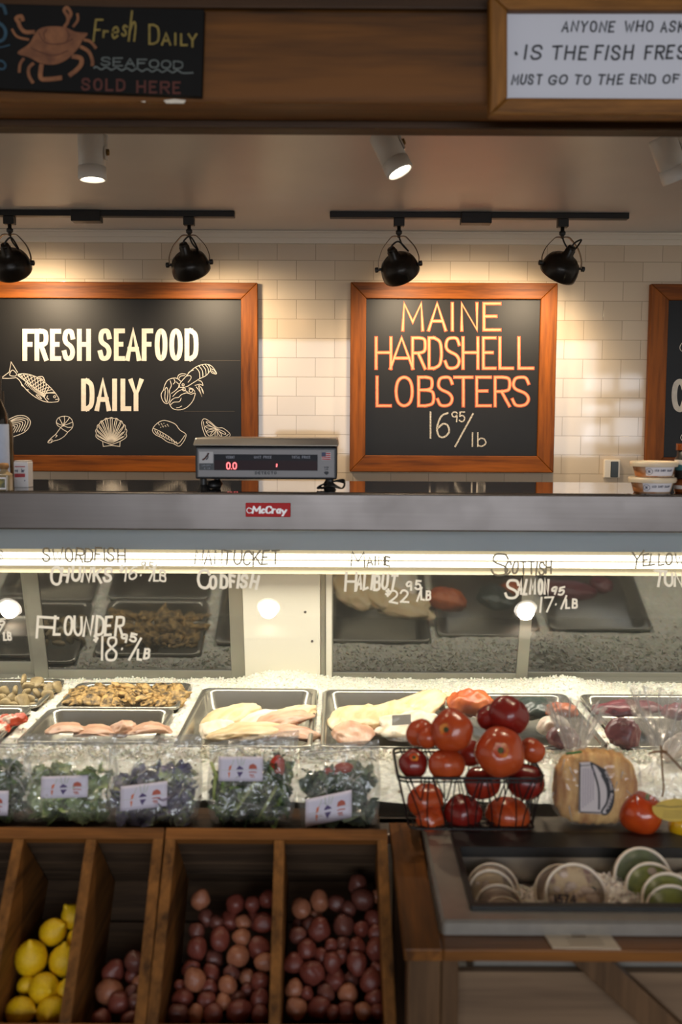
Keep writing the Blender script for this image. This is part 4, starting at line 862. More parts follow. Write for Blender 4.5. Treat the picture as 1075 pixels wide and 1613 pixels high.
for px, yy in ((318, sy + .03), (520, sy + .03), (322, sy + .26), (516, sy + .26)):
    x = at(px, 760, sy).x; bm = NB(); lathe(bm, [(.016, 0), (.014, .004), (.009, .012), (.009, zb_ - TOPZ)], 16, Matrix.Translation((x, yy, TOPZ))); obj('foot', bm, M_black, t, smooth=False)
x0_ = at(333, 760, sy).x; bm = NB(); lathe(bm, [(0, 0), (.018, .002), (.02, .01), (.014, .02), (0, .022)], 14, Matrix.Translation((x0_, sy + .05, TOPZ))); obj('levelling_knob', bm, M_black, t, smooth=True)
bm = NB(); cw = at(520, 765, sy)
for k in range(3):
    pts = [(cw.x - .03 + .01 * k, sy + .02, TOPZ + .004), (cw.x + .0, sy - .005 + .01 * k, TOPZ + .012 + .004 * k), (cw.x + .03, sy + .0, TOPZ + .006), (cw.x + .036, sy + .02, TOPZ + .018 + .004 * k), (cw.x + .01, sy + .03, TOPZ + .022), (cw.x - .025, sy + .04, TOPZ + .01)]
    tube(bm, catmull(pts, 6, True), .0022, 7, True)
obj('cord', bm, M_black, t, smooth=True)

# dip tubs
M_lid = mat('tub_lid', C(222, 202, 172), .4, sss=.2); M_tub = mat('tub_clear', C(206, 176, 146), .2, col2=C(186, 116, 66), vscale=18, lo=.4, hi=.6); M_sauce = M_tub; M_paper = mat('label_paper', C(226, 220, 222), .6); M_lblue = mat('label_print', C(70, 72, 96), .7)
class CurveMap:
    """wraps a flat (u,v) drawing round a standing cylinder whose front faces the customer"""
    def __init__(s, P, r, slope=0.0): s.P = Vector(P); s.r = r; s.k = 0; s.N = Vector((0, -1, 0)); s.sl = slope
    def __call__(s, u, v):
        rr = s.r + s.sl * v; a = u / s.r; return s.P + Vector((math.sin(a) * rr, -math.cos(a) * rr, v))
def tubpot(label, px, base, y, rt=.0545, rb=.045, h=.034, turn=0.0):
    x = at(px, 770, y).x; t = thing('dip_tub', label, 'plastic tub', (x, y, base), 'stacked tubs of dip on the case top'); M = Matrix.Translation((x, y, base))
    bm = NB(); lathe(bm, [(0, 0), (rb * .96, 0), (rb, .003), (rt - .001, h), (rt - .004, h)], 40, M, True, False); obj('cup', bm, M_tub, t, smooth=True, solid=.0006)
    bm = NB(); lathe(bm, [(rt + .003, h - .008), (rt + .0045, h - .001), (rt + .0035, h + .004), (rt - .002, h + .005), (rt - .005, h + .002), (0, h + .002)], 40, M, False, True); obj('lid', bm, M_lid, t, smooth=True)
    cm = CurveMap((x, y, base + .002), rb + .0012, (rt - rb) / h)
    bm = NB(); grid(bm, 16, 2, lambda u, v: cm(-.034 + turn + .072 * u, .002 + .0215 * v)); lb = obj('label', bm, M_paper, t, solid=.0002)
    bm = NB(); line(bm, [tuple(( -.026 + turn + .0075 * math.cos(q * .524), .0125 + .0075 * math.sin(q * .524))) for q in range(12)], .0009, cm, closed=True, sm=False, th=.0002)
    for dx, dy in ((-.003, -.003), (-.003, .003), (.002, .003), (.002, -.003)): line(bm, [(-.026 + turn, .0125), (-.026 + turn + dx, .0125 + dy)], .002, cm, th=.0002)
    for s, a, c in (('MILD', -.014, -.004), ('SMOKY', -.001, .012), ('SALMON', .015, .031)):
        bmw = bm; tot = len(s); wv = (c - a) / tot
        for q, ch in enumerate(s): glyph(bmw, ch, a + turn + q * wv, a + turn + (q + .82) * wv, .0175, .0135, .0008, cm, th=.0002)
    obj('lettering', bm, M_lblue, lb)
tubpot('lower of two stacked tubs of orange dip on the case top', 1027.5, TOPZ, 2.50)
tubpot('upper of two stacked tubs of orange dip on the case top', 1029.5, TOPZ + .0395, 2.503, turn=.002)
# jar at the picture edge
M_amber = mat('amber_jar', C(120, 60, 24), .1); M_jlab = mat('jar_label', C(196, 190, 184), .5)
jx = at(1084, 760, 2.50).x; t = thing('sauce_jar', 'dark sauce jar at the picture edge, beside the stacked tubs', 'jar', (jx, 2.50, TOPZ)); M = Matrix.Translation((jx, 2.50, TOPZ))
bm = NB(); lathe(bm, [(0, 0), (.030, 0), (.033, .004), (.033, .022), (.026, .030), (.026, .034)], 32, M); obj('glass_body', bm, M_amber, t, smooth=True)
bm = NB(); lathe(bm, [(.0335, .010), (.0335, .019)], 32, M, False, False); obj('label', bm, M_jlab, t, smooth=True)
t2 = thing('sauce_jar', 'black-lidded jar with a teal band stacked at the picture edge', 'jar', (jx, 2.50, TOPZ + .0345)); M = Matrix.Translation((jx, 2.50, TOPZ + .0345))
bm = NB(); lathe(bm, [(0, 0), (.032, 0), (.033, .004), (.033, .05), (.028, .058), (.028, .072)], 32, M); obj('glass_body', bm, M_black, t2, smooth=True)
bm = NB(); lathe(bm, [(.0335, .022), (.0335, .036)], 32, M, False, False); obj('label', bm, mat('teal_label', C(60, 110, 116), .5), t2, smooth=True); bm = NB(); lathe(bm, [(.0335, .036), (.0335, .048)], 32, M, False, False); obj('label_band', bm, M_jlab, t2, smooth=True)
bm = NB(); lathe(bm, [(0, .088), (.030, .088), (.031, .085), (.031, .072), (.0, .072)], 32, M); obj('cap', bm, M_amber, t2, smooth=False)
# bottles at the left edge
M_bot = mat('dark_bottle', C(16, 12, 8), .06); M_olive = mat('olive_bottle', C(58, 46, 28), .12); M_blab = mat('bottle_label', C(176, 186, 208), .6, var=.1, vscale=40)
def bottle(label, px, y, H, r, neck, m, lab, cap=True):
    x = at(px, 760, y).x; t = thing('sauce_bottle', label, 'bottle', (x, y, TOPZ)); M = Matrix.Translation((x, y, TOPZ))
    bm = NB(); lathe(bm, [(0, 0), (r * .94, 0), (r, .006), (r, H * .60), (r * .93, H * .665), (neck * 1.3, H * .74), (neck, H * .80), (neck, H * .93), (0, H * .93)], 36, M); obj('glass_body', bm, m, t, smooth=True)
    bm = NB(); lathe(bm, [(neck * 1.12, H * .80), (neck * 1.15, H), (0, H)], 28, M, False); obj('cap', bm, M_black, t, smooth=False)
    if lab:
        bm = NB(); lathe(bm, [(r * 1.006, H * .07), (r * 1.006, H * .57)], 36, M, False, False); lb = obj('label', bm, M_blab, t, smooth=True)
        cm = CurveMap((x, y, TOPZ), r * 1.008); bm = NB()
        for q in range(5): line(bm, [(.001, H * (.5 - .08 * q)), (r * .55, H * (.5 - .08 * q))], .0016, cm, th=.0002, sm=False)
        obj('print_line', bm, mat('bottle_print', C(130, 120, 140), .6), lb)
bottle('dark glass bottle with a pale blue label, cut by the picture edge', -10, 2.53, .285, .040, .0215, M_bot, True)
bottle('plain olive brown bottle behind the dark labelled bottle', -2, 2.66, .25, .0405, .017, M_olive, False)
# white box
t = thing('spice_box', 'small white carton with a red stripe beside the dark bottle', 'box', at(34, 765, 2.56)); z1 = at(34, 728, 2.56).z
a = at(22, 750, 2.56).x; c = at(44.5, 750, 2.56).x
obj('carton', box(NB(), (a, 2.56, TOPZ), (c, 2.60, z1)), mat('carton_white', C(214, 208, 206), .5), t, bev=.001)
obj('lid_flap', box(NB(), (a + .001, 2.561, z1), (c - .001, 2.599, z1 + .004)), mat('carton_top', C(190, 176, 164), .6), t, bev=.001)
P_ = Plane((0, 2.56, 1.4), (0, -1, 0)); bm = NB(); patch(bm, [(23, 746), (39.5, 746), (39.5, 751.5), (23, 752)], P_); line(bm, [(23.5, 735), (39.5, 735)], 1.4, P_); obj('red_band', bm, mat('carton_red', C(170, 56, 62), .6), t)
bm = NB(); word(bm, 'regular', 24, 39, 738, 744, .8, P_); word(bm, 'ozs', 34, 40, 755, 758, .6, P_); obj('lettering', bm, M_lblue, t)
# little jar with label
jx = at(7, 765, 2.47).x; t = thing('glass_jar', 'little corked jar with a picture label, in front of the bottles', 'jar', (jx, 2.47, TOPZ)); M = Matrix.Translation((jx, 2.47, TOPZ))
bm = NB(); loops(bm, [(rrect(jx - .017, jx + .017, 2.453, 2.487, .006), TOPZ), (rrect(jx - .017, jx + .017, 2.453, 2.487, .006), TOPZ + .038), (rrect(jx - .009, jx + .009, 2.461, 2.479, .006), TOPZ + .046), (rrect(jx - .008, jx + .008, 2.462, 2.478, .006), TOPZ + .052)]); obj('jar_body', bm, mat('jar_glass', C(150, 130, 98), .1), t, smooth=False, bev=.001)
bm = NB(); lathe(bm, [(0, .052), (.010, .052), (.013, .058), (.010, .066), (0, .067)], 16, M); obj('cork', bm, mat('cork', C(150, 108, 62), .8, var=.3, vscale=90), t, smooth=True)
lb = obj('label', box(NB(), (jx - .016, 2.4515, TOPZ + .002), (jx + .010, 2.4528, TOPZ + .032)), M_paper, t); obj('label_picture', box(NB(), (jx - .014, 2.4508, TOPZ + .006), (jx + .008, 2.4514, TOPZ + .028)), mat('picture_print', C(60, 70, 66), .6, col2=C(150, 136, 70), vscale=120), lb)
# ================================================================== produce crates
M_crate = wood('crate_wood', C(62, 38, 16), C(132, 86, 40), 'Y', .6, 1.1); M_crateX = wood('crate_wood_across', C(70, 42, 18), C(140, 88, 40), 'X', .6, 1.1); M_slat = wood('crate_slat_wood', C(46, 36, 28), C(92, 72, 54), 'X', .7, 1.2)
R0 = Vector((0, 1.654, .791)); R1 = Vector((0, 1.446, .593)); CU = (R1 - R0).normalized(); CL = (R1 - R0).length + .022; CN = Vector((0, CU.z, -CU.y)); CN = CN if CN.z > 0 else -CN
X1 = Vector((1, 0, 0)); CD = .205; TH = .018
CUS = [CU]
def cb(x0, x1, u0, u1, n0, n1, bm=None): return obox(bm or NB(), R0, X1, CUS[0], CN, (x0, u0, n0), (x1, u1, n1))
def crate(label, x0, x1, divs):
    t = thing('produce_crate', label, 'crate', R0 + CN * -CD + X1 * (x0 + x1) / 2, 'slanted wooden produce crates')
    obj('side_board', cb(x0, x0 + TH, -TH, CL, -CD, 0), M_crate, t, bev=.0015); obj('side_board', cb(x1 - TH, x1, -TH, CL, -CD, 0), M_crate, t, bev=.0015)
    for d in divs: obj('divider', cb(d - TH / 2, d + TH / 2, 0, CL - TH, -CD, -.001), M_crate, t, bev=.0015)
    obj('top_rail', cb(x0 - .0005, x1 + .0005, -TH - .001, .001, -.02, .0008), M_crateX, t, bev=.0015)
    bm = NB(); n = -.024
    for k in range(4): cb(x0 + TH, x1 - TH, -TH + .003, -.003, n - .042, n, bm); n -= .0455
    obj('end_slat_panel', bm, M_slat, t)
    bm = NB(); w = (CL - .004) / 4
    for k in range(4): cb(x0 + TH, x1 - TH, -.002 + k * w, -.002 + (k + .93) * w, -CD, -CD + .010, bm)
    obj('bottom_slat_panel', bm, M_slat, t)
    obj('front_board', cb(x0 + TH, x1 - TH, CL - TH, CL, -CD, -.001), M_crateX, t, bev=.0015)
    return t
CUS[0] = CU + X1 * .03
crate('slanted wooden crate holding lemons and a few red potatoes', -.69, -.3025, (-.551, -.4265))
CUS[0] = CU + X1 * .02
crate('slanted wooden crate with two bins heaped with red potatoes', -.299, .083, (-.103,))
CUS[0] = CU
# stand that carries them
t = thing('produce_stand', 'dark wooden stand with a ledge behind the slanted crates', 'stand', (-.3, 1.7, 0)); M_stand = wood('stand_wood', C(34, 24, 16), C(72, 50, 32), 'X', .6, 1)
ZL = .764
obj('ledge', box(NB(), (-.75, 1.712, ZL - .018), (.075, 1.862, ZL)), M_stand, t, bev=.002)
bm = NB(); obox(bm, R0, X1, CU, CN, (-.72, -.03, -CD - .022), (.075, CL, -CD - .001)); obj('sloping_shelf', bm, M_stand, t, bev=.002)
for x in (-.72, -.31, .045):
    obj('leg', box(NB(), (x, 1.82, 0), (x + .03, 1.858, ZL - .019)), M_stand, t, bev=.002)
    p = R0 + CU * (CL - .03) - CN * (CD + .023); obj('leg', box(NB(), (x, p.y - .02, 0), (x + .03, p.y + .02, p.z - .012)), M_stand, t, bev=.002)

# ------------------------------------------------------------------ potatoes, lemons
def spudmat(name, a, b_): return mat(name, a, .42, col2=b_, vscale=13, bmp=.12, bscale=90, lo=.3, hi=.7)
M_sp = [spudmat('red_skin', C(122, 60, 46), C(88, 40, 34)), spudmat('dusky_skin', C(110, 62, 50), C(80, 44, 38)), spudmat('pale_skin', C(164, 108, 76), C(128, 72, 54))]
M_eye = mat('potato_eye', C(70, 36, 30), .7)
def spud(seed):
    bm = NB(); ax = Vector((1.0 + .12 * math.sin(seed * 3.1), .92, .88))
    eyes = [Vector((math.sin(seed + k * 2.3), math.cos(seed * 2 + k * 1.7), math.sin(k * 2.9 + seed * .7))).normalized() for k in range(5)]
    def f(c):
        r = 1 + .17 * nz(c, 1.0, seed * 4) + .03 * nz(c, 3.2, seed)
        for e in eyes: r -= .06 * math.exp(-((c - e).length / .16) ** 2)
        return Vector((c.x * ax.x, c.y * ax.y, c.z * ax.z)) * r
    ico(bm, 4, 1, f); return bm
SPUDS = []
def place_spheres(lst, z, orig, base_n, mk):
    """lst (x,y,rx,ry): photo positions; each sits on the ray through its pixel, stacked on the heap's slope and kept from sinking into earlier ones"""
    out = []
    for it in sorted(lst, key=lambda q: -q[1]):
        px, py = orig[0] + it[0] / z, orig[1] + it[1] / z; d = ray(px, py)
        P = onplane(px, py, R0 + CN * base_n, CN - CU * .13); rr = it[2] / z / FPX * (P - EYE).dot(CAMR.to_3x3() @ Vector((0, 0, -1)))
        P -= d * rr * .3; 
        for _ in range(25):
            hit = [(Q, s) for Q, s in out if (P - Q).length < (rr + s) * .80]
            if not hit: break
            P += d * .003
        out.append((P, rr)); mk(P, rr, it)
    return out
def potatoes(lst, z, orig, label, group, special={}, base_n=-.105):
    def mk(P, rr, it):
        k = len(SPUDS)
        if k < 9:
            o = obj('red_potato', spud(k + 1), M_sp[k % 3] if k % 4 else M_sp[0], None, smooth=True)
        else: o = SPUDS[rnd.randrange(9)].copy(); COL.objects.link(o)
        SPUDS.append(o); o.location = P; o.scale = (rr * 1.02,) * 3; o.rotation_euler = (rnd.uniform(0, 6.3), rnd.uniform(0, 6.3), rnd.uniform(0, 6.3))
        key = (it[0], it[1])
        if key in special: tag(o, special[key], 'potato', group)
        else: tag(o, label, 'potato', group)
    return place_spheres(lst, z, orig, base_n, mk)
PL = [(205, 315, 42), (230, 395, 38), (352, 335, 42), (425, 335, 34), (487, 315, 40), (328, 405, 43), (275, 412, 32), (385, 410, 32), (435, 405, 42), (475, 412, 45), (190, 448, 38), (285, 482, 46), (378, 475, 40), (453, 520, 50), (190, 522, 46), (362, 555, 50), (262, 568, 44), (475, 580, 40), (165, 605, 40), (250, 627, 43), (180, 652, 47), (335, 625, 36), (405, 640, 40), (320, 677, 42), (455, 662, 42), (118, 680, 27), (130, 735, 49), (240, 692, 42), (230, 745, 42), (360, 740, 45), (300, 748, 36), (455, 738, 44), (110, 800, 47), (183, 800, 38), (257, 805, 47), (368, 787, 53), (458, 800, 40), (400, 700, 34)]
PR = [(630, 350, 42), (708, 320, 42), (780, 330, 40), (830, 358, 36), (893, 315, 52), (870, 250, 44), (955, 300, 30), (940, 395, 40), (615, 468, 38), (665, 425, 38), (620, 420, 30), (710, 440, 50), (808, 420, 47), (885, 437, 36), (950, 455, 36), (655, 525, 46), (758, 507, 29), (810, 497, 29), (868, 515, 39), (945, 525, 45), (600, 585, 43), (715, 557, 38), (678, 625, 55), (762, 580, 43), (800, 552, 30), (868, 582, 48), (775, 655, 48), (840, 652, 38), (925, 657, 49), (950, 607, 32), (600, 692, 41), (655, 712, 30), (735, 712, 41), (830, 717, 47), (940, 735, 42), (608, 775, 48), (708, 772, 49), (765, 792, 30), (820, 787, 43), (893, 787, 39), (958, 788, 35), (690, 385, 30)]
Z6 = 2.6875; O6 = (240, 1300)
potatoes(PL, Z6, O6, 'red potato in the bin next to the crate seam', 'red potatoes in the bin next to the crate seam', {(205, 315): 'dark red potato lying alone at the top of the bin next to the crate seam', (190, 522): 'pale tan potato at the crate side in the bin next to the seam', (368, 787): 'largest red potato at the lower end of the bin next to the seam'})
potatoes(PR, Z6, O6, 'red potato in the bin beside the cold table', 'red potatoes in the bin beside the cold table', {(893, 315): 'large tan potato near the top of the bin beside the cold table', (870, 250): 'topmost red potato against the slats, beside the cold table', (678, 625): 'biggest pinkish potato in the middle of the bin beside the cold table'})
Z5 = 3.36; O5 = (0, 1300)
potatoes([(602, 775, 62), (712, 722, 56), (705, 797, 46), (580, 882, 72), (632, 942, 62), (737, 832, 42), (720, 937, 46), (535, 1037, 60), (690, 1037, 54), (700, 885, 40), (770, 890, 40)], Z5, O5, 'red potato in the narrow bin beside the lemons', 'red potatoes in the narrow bin beside the lemons', base_n=-.095)
M_lem = mat('lemon_peel', C(236, 196, 24), .38, col2=C(214, 168, 14), vscale=8, bmp=.25, bscale=160)
M_tip = mat('lemon_tip', C(140, 128, 40), .6)
lems = []
LL = [(165, 705, 92, 'large upright lemon at the wide side of the lemon bin', (.25, 0, .15)), (335, 717, 80, 'upright lemon pressed against the divider', (.0, .1, -.1)), (280, 565, 74, 'lemon with its tip pointing at the topmost lemon', (.3, .9, 0)), (390, 485, 68, 'topmost lemon, in the shadow of the divider', (.2, -.5, 0)), (233, 865, 86, 'lemon lying on its side with a dark stem scar', (.9, 1.0, 0)), (108, 985, 80, 'lower lemon beside the crate side', (.3, 1.4, 0)), (272, 988, 84, 'lowest lemon with a ringed stem end facing out', (1.3, .4, 0)), (140, 845, 50, 'small lemon mostly hidden behind the one on its side', (0, 1, 0)), (345, 872, 50, 'hidden lemon in the gap beside the divider', (0, 0, 0)), (398, 598, 46, 'half hidden lemon behind the upright one', (.1, .2, 0))]
def mk_lemon(P, rr, it):
    t = thing('lemon', it[3], 'lemon', (0, 0, 0), 'lemons in the crate')
    if not lems:
        bm = NB(); lathe(bm, [(0, -1.22), (.09, -1.2), (.16, -1.1), (.36, -.97), (.66, -.75), (.88, -.42), (.95, 0), (.88, .42), (.66, .75), (.4, .96), (.22, 1.1), (.17, 1.24), (.08, 1.32), (0, 1.33)], 32, None, False, False); lems.append(obj('peel', bm, M_lem, t, smooth=True))
        bm = NB(); lathe(bm, [(0, -1.235), (.085, -1.225), (.10, -1.19)], 14, None, False, False); lems.append(obj('stem_scar', bm, M_tip, t, smooth=True))
    else:
        for s in lems: c = s.copy(); COL.objects.link(c); c.parent = t
    t.location = P; t.scale = (rr * .98,) * 3; t.rotation_euler = it[4]
place_spheres(LL, Z5, O5, -.11, mk_lemon)

# ================================================================== cold table
M_tab = wood('table_wood', C(66, 38, 12), C(132, 82, 34), 'Y', .42, .8); M_tabX = wood('table_wood_across', C(64, 37, 12), C(128, 80, 34), 'X', .42, .8); M_leg = wood('table_leg_wood', C(52, 36, 22), C(100, 74, 50), 'Z', .5, .9); M_panel = wood('table_panel_wood', C(96, 76, 58), C(140, 114, 88), 'X', .6, .35)
TX0, TX1, TY0, TY1, TZ1, TZ0 = .092, 1.15, 1.338, 1.785, .768, .750
SX0, SY0, SY1, SZ = .1485, 1.376, 1.764, .790
OX0, OY0, OY1 = .202, 1.421, 1.615
t = thing('cold_table', 'wooden table with a sunken steel ice well, beside the crates', 'table', (.6, 1.55, 0))
obj('table_board', box(NB(), (TX0, TY0, TZ0), (SX0 - .002, TY1, TZ1)), M_tab, t, bev=.002)
obj('table_board', box(NB(), (SX0 - .0015, TY0, TZ0), (TX1, SY0 + .012, TZ1 - .0003)), M_tabX, t, bev=.002)
obj('table_board', box(NB(), (SX0 - .0015, SY1 - .012, TZ0), (TX1, TY1, TZ1 - .0003)), M_tabX, t, bev=.002)
M_well = mat('well_steel', C(172, 166, 156), .34, .75, var=.12, vscale=30)
bm = NB(); SX1 = 1.12; OX1 = .95
loops(bm, [(rrect(SX0, SX1, SY0, SY1, .006, 3), TZ1 + .0006), (rrect(SX0, SX1, SY0, SY1, .006, 3), SZ - .004), (rrect(SX0 + .004, SX1 - .004, SY0 + .004, SY1 - .004, .006, 3), SZ), (rrect(OX0 - .002, OX1, OY0 - .002, OY1 + .002, .004, 3), SZ), (rrect(OX0 - .002, OX1, OY0 - .002, OY1 + .002, .004, 3), SZ - .13)]); well = obj('ice_well', bm, M_well, t)
bm = NB(); loops(bm, [(rrect(.193, 1.05, 1.408, 1.678, .003, 2), SZ + .0004), (rrect(.193, 1.05, 1.408, 1.678, .003, 2), SZ + .006), (rrect(OX0, OX1 - .004, OY0, OY1, .003, 2), SZ + .006), (rrect(OX0, OX1 - .004, OY0, OY1, .003, 2), SZ - .012)], False); obj('black_frame', bm, M_black, t)
lx0 = at(642, 1560, 1.36).x; lx1 = at(722, 1560, 1.36).x
obj('leg', box(NB(), (lx0, 1.352, 0), (lx0 + .047, 1.40, TZ0 - .0003)), M_leg, t, bev=.003); obj('leg', box(NB(), (lx0 + .048, 1.356, 0), (lx1, 1.40, TZ0 - .0003)), M_leg, t, bev=.003)
obj('leg', box(NB(), (lx0, 1.71, 0), (lx0 + .06, 1.77, TZ0 - .0003)), M_leg, t, bev=.003)
obj('front_panel', box(NB(), (lx1 - .01, 1.402, .05), (TX1 - .03, 1.416, at(800, 1532, 1.40).z)), M_panel, t)
p = at(905, 1519, 1.375); q = at(1092, 1690, 1.375); D_ = (q - p); D_.y = 0; D_.normalize(); Nn = Vector((D_.z, 0, -D_.x)); Nn = -Nn if Nn.z < 0 else Nn
bm = NB(); obox(bm, p, D_, Vector((0, 1, 0)), Nn, (-.02, .0, .0), (.55, .024, .040)); br = obj('brace', bm, M_leg, t, bev=.002)
# card on the table front
P_ = Plane((0, 1.36, TZ1 + .001), (0, 0, 1)); bm = NB(); patch(bm, [(858, 1473.5), (961, 1472), (979, 1496), (871, 1494)], P_, 0, .001)
o = obj('price_card', bm, mat('card_paper', C(214, 196, 170), .6), None, loc=P_(915, 1485)); tag(o, 'small cream card lying on the front edge of the table', 'card')
bm = NB(); 
for k in range(3): line(bm, [(892 + 3 * k, 1479 + 5 * k), (945 + 4 * k, 1478.5 + 5 * k)], 1.1, P_, off=.0012, th=.0002)
patch(bm, [(901, 1475), (923, 1475), (923.5, 1477.5), (902, 1477.5)], P_, .0012, .0002); obj('print_line', bm, mat('card_print', C(150, 132, 110), .7), o)
# ice in the well
M_ice2 = mat('well_ice', C(236, 228, 220), .25, col2=C(200, 190, 182), vscale=80, bmp=.6, bscale=150, sss=.2)
bm = NB()
def wz(x, y):
    z = .735 + .005 * nz((x, y, 1), 30) + .003 * nz((x, y, 5), 110)
    for cx, cy, h, s in ((.43, 1.56, .032, .05), (.46, 1.50, .020, .05), (.28, 1.55, .016, .03), (.60, 1.58, .036, .05), (.42, 1.45, .008, .06)): z += h * math.exp(-((x - cx) ** 2 + (y - cy) ** 2) / s ** 2)
    return z
grid(bm, 150, 44, lambda u, v: Vector((OX0 + .004 + .70 * u, OY0 + .002 + .188 * v, wz(OX0 + .004 + .70 * u, OY0 + .002 + .188 * v))))
for k in range(1300):
    x = rnd.uniform(OX0 + .01, .70); y = rnd.uniform(OY0 + .008, OY1 - .008); s = rnd.uniform(.002, .005)
    chip(bm, Vector((x, y, wz(x, y) + s * .4)), s, rnd)
o = obj('well_ice', bm, M_ice2, None, loc=(.55, 1.52, .70)); tag(o, 'crushed ice around the lidded tubs in the table well', 'ice', kind='stuff')
# lidded tubs
M_cup = film('clear_cup', gloss=.10, haze=.35, hcol=C(212, 196, 180), bst=0, rough=.1); M_clid = film('clear_lid', gloss=.05, haze=.14, hcol=C(236, 224, 208), bst=.4, bscale=25, bdist=.004, rough=.15, fres=False); M_rim = mat('cup_rim', C(226, 210, 190), .35, sss=.1)
M_green = mat('green_dip', C(150, 164, 40), .35, col2=C(96, 114, 22), vscale=40, bmp=.3); M_dkgreen = mat('dark_green_dip', C(92, 112, 48), .35, col2=C(58, 78, 30), vscale=40); M_cream = mat('cream_salad', C(236, 208, 164), .5, col2=C(160, 116, 104), vscale=60, bmp=.8, bscale=80, lo=.34, hi=.5); M_pale = mat('pale_dip', C(232, 208, 186), .5, col2=C(206, 178, 158), vscale=30); M_stamp = mat('stamp_ink', C(34, 26, 54), .6); M_herb = mat('herb_fleck', C(40, 50, 24), .6)
def lidtub(label, px, py, r_px, y, fill, filln, tilt=48, yaw=0.0, chunks=None, stamp=None):
    p = at(px, py, y); r = r_px / FPX * (p.y) * 1.03; ax = Vector((math.sin(R(yaw)), -math.sin(R(tilt)), math.cos(R(tilt)))); M = axisM(p, ax)
    t = thing('deli_tub', label, 'plastic tub', p, 'lidded tubs in the ice well')
    bm = NB(); lathe(bm, [(r * .82, -.045), (r * .96, -.003)], 40, M, True, False); obj('cup', bm, M_cup, t, smooth=True)
    bm = NB(); lathe(bm, [(0, -.042), (r * .80, -.042), (r * .93, -.009), (0, -.006)], 40, M, False, False); fl = obj('filling', bm, fill, t, smooth=True)
    if chunks:
        for k in range(chunks):
            a = rnd.uniform(0, 6.3); q = r * .78 * math.sqrt(rnd.random()); s = r * rnd.uniform(.1, .2) * (1 if k % 4 else .5); bm = NB()
            ico(bm, 2, 1, lambda c: c * (1 + .3 * nz(c, 2, k)) , M @ Matrix.Translation((q * math.cos(a), q * math.sin(a), -.007)) @ Matrix.Diagonal((s, s * .8, s * .35, 1))); obj('salad_chunk', bm, M_pale if k % 4 else M_herb, fl, smooth=True)
    bm = NB(); lathe(bm, [(r * .97, -.006), (r * 1.02, -.003), (r * 1.02, .003), (r * .98, .0045), (r * .945, .0035), (r * .93, -.001)], 44, M, False, False); obj('lid_rim', bm, M_rim, t, smooth=True)
    bm = NB(); lathe(bm, [(r * .935, -.001), (0, -.0008)], 40, M, False, False); lid = obj('lid', bm, M_clid, t, smooth=True)
    if stamp:
        PL_ = Plane(M @ Vector((0, 0, .0005)), ax); bm = NB(); stamp(bm, PL_); obj('stamp', bm, M_stamp, lid)
    return t
lidtub('rearmost pale tub in the corner of the ice well', 777, 1402, 41, 1.560, M_pale, '', 52); lidtub('pale salad tub with cream chunks, second in the corner row', 775, 1408, 37, 1.525, M_cream, '', 50, chunks=12)
lidtub('pale tub with dark flecks at the front of the corner row', 787, 1434, 40, 1.490, M_pale, '', 48, chunks=5); lidtub('low pale tub at the corner behind the black frame', 795, 1449, 36, 1.462, M_pale, '', 42)
lidtub('pale tub half hidden behind the stamped tub', 888, 1409, 46, 1.548, M_pale, '', 52)
def st(bm, P):
    for ch, a, c in (('1', 873, 877), ('5', 878, 887), ('7', 888, 897), ('4', 898, 908)): glyph(bm, ch, a, c, 1409, 1424, 2.8, P, off=.0008)
lidtub('clear tub of chunky cream salad with purple stamped digits', 908, 1411, 49, 1.500, M_cream, '', 56, chunks=22, stamp=st)
lidtub('low tub lid tucked in front of the stamped tub', 924, 1454, 32, 1.452, M_pale, '', 40)
def blot(bm, P): patch(bm, [(1023, 1362), (1029, 1358), (1035, 1366), (1028, 1370)], P, .0006, .0003)
lidtub('big green tub standing upright in the ice', 1013, 1384, 47, 1.552, M_dkgreen, '', 66, 6, stamp=blot)
lidtub('green tub with a pale lid, in front of the big upright one', 1031, 1406, 46, 1.515, M_green, '', 52, 4, chunks=4); lidtub('green tub third in the green row', 1058, 1423, 47, 1.482, M_green, '', 52, 2); lidtub('frontmost green tub behind the black frame', 1064, 1441, 46, 1.455, M_green, '', 48, 0)

# ================================================================== wire basket of tomatoes
M_wire = mat('black_wire', C(20, 18, 17), .4, .3)
bz = SZ + .0065; fz = at(742, 1225, 1.665).z
def lerp(a, b_, k): return a + (b_ - a) * k
bx0, bx1 = at(645, 1313, 1.685).x, at(842, 1313, 1.685).x; tx0, tx1 = at(627, 1225, 1.665).x, at(858, 1225, 1.665).x
by0, by1, ty0, ty1 = 1.682, 1.79, 1.662, 1.822
t = thing('wire_basket', 'black wire basket holding the tomatoes on the table corner', 'basket', ((bx0 + bx1) / 2, 1.73, bz))
def rl(x0, x1, y0, y1, z, r): return [Vector((x, y, z)) for x, y in rrect(x0, x1, y0, y1, r, 5)]
bm = NB(); tube(bm, rl(tx0, tx1, ty0, ty1, fz, .018), .0026, 8, True); tube(bm, rl(tx0 + .001, tx1 - .001, ty0 + .001, ty1 - .001, fz - .007, .018), .0018, 8, True); obj('rim', bm, M_wire, t, smooth=True)
bm = NB(); tube(bm, rl(bx0, bx1, by0, by1, bz + .002, .015), .002, 8, True)
for k in range(13): x = lerp(bx0, bx1, (k + .5) / 13); tube(bm, [(x, by0, bz + .002), (x, by1, bz + .002)], .0012, 6)
for k in range(6): y = lerp(by0, by1, (k + .5) / 6); tube(bm, [(bx0, y, bz + .002), (bx1, y, bz + .002)], .0012, 6)
obj('base_grid', bm, M_wire, t, smooth=True)
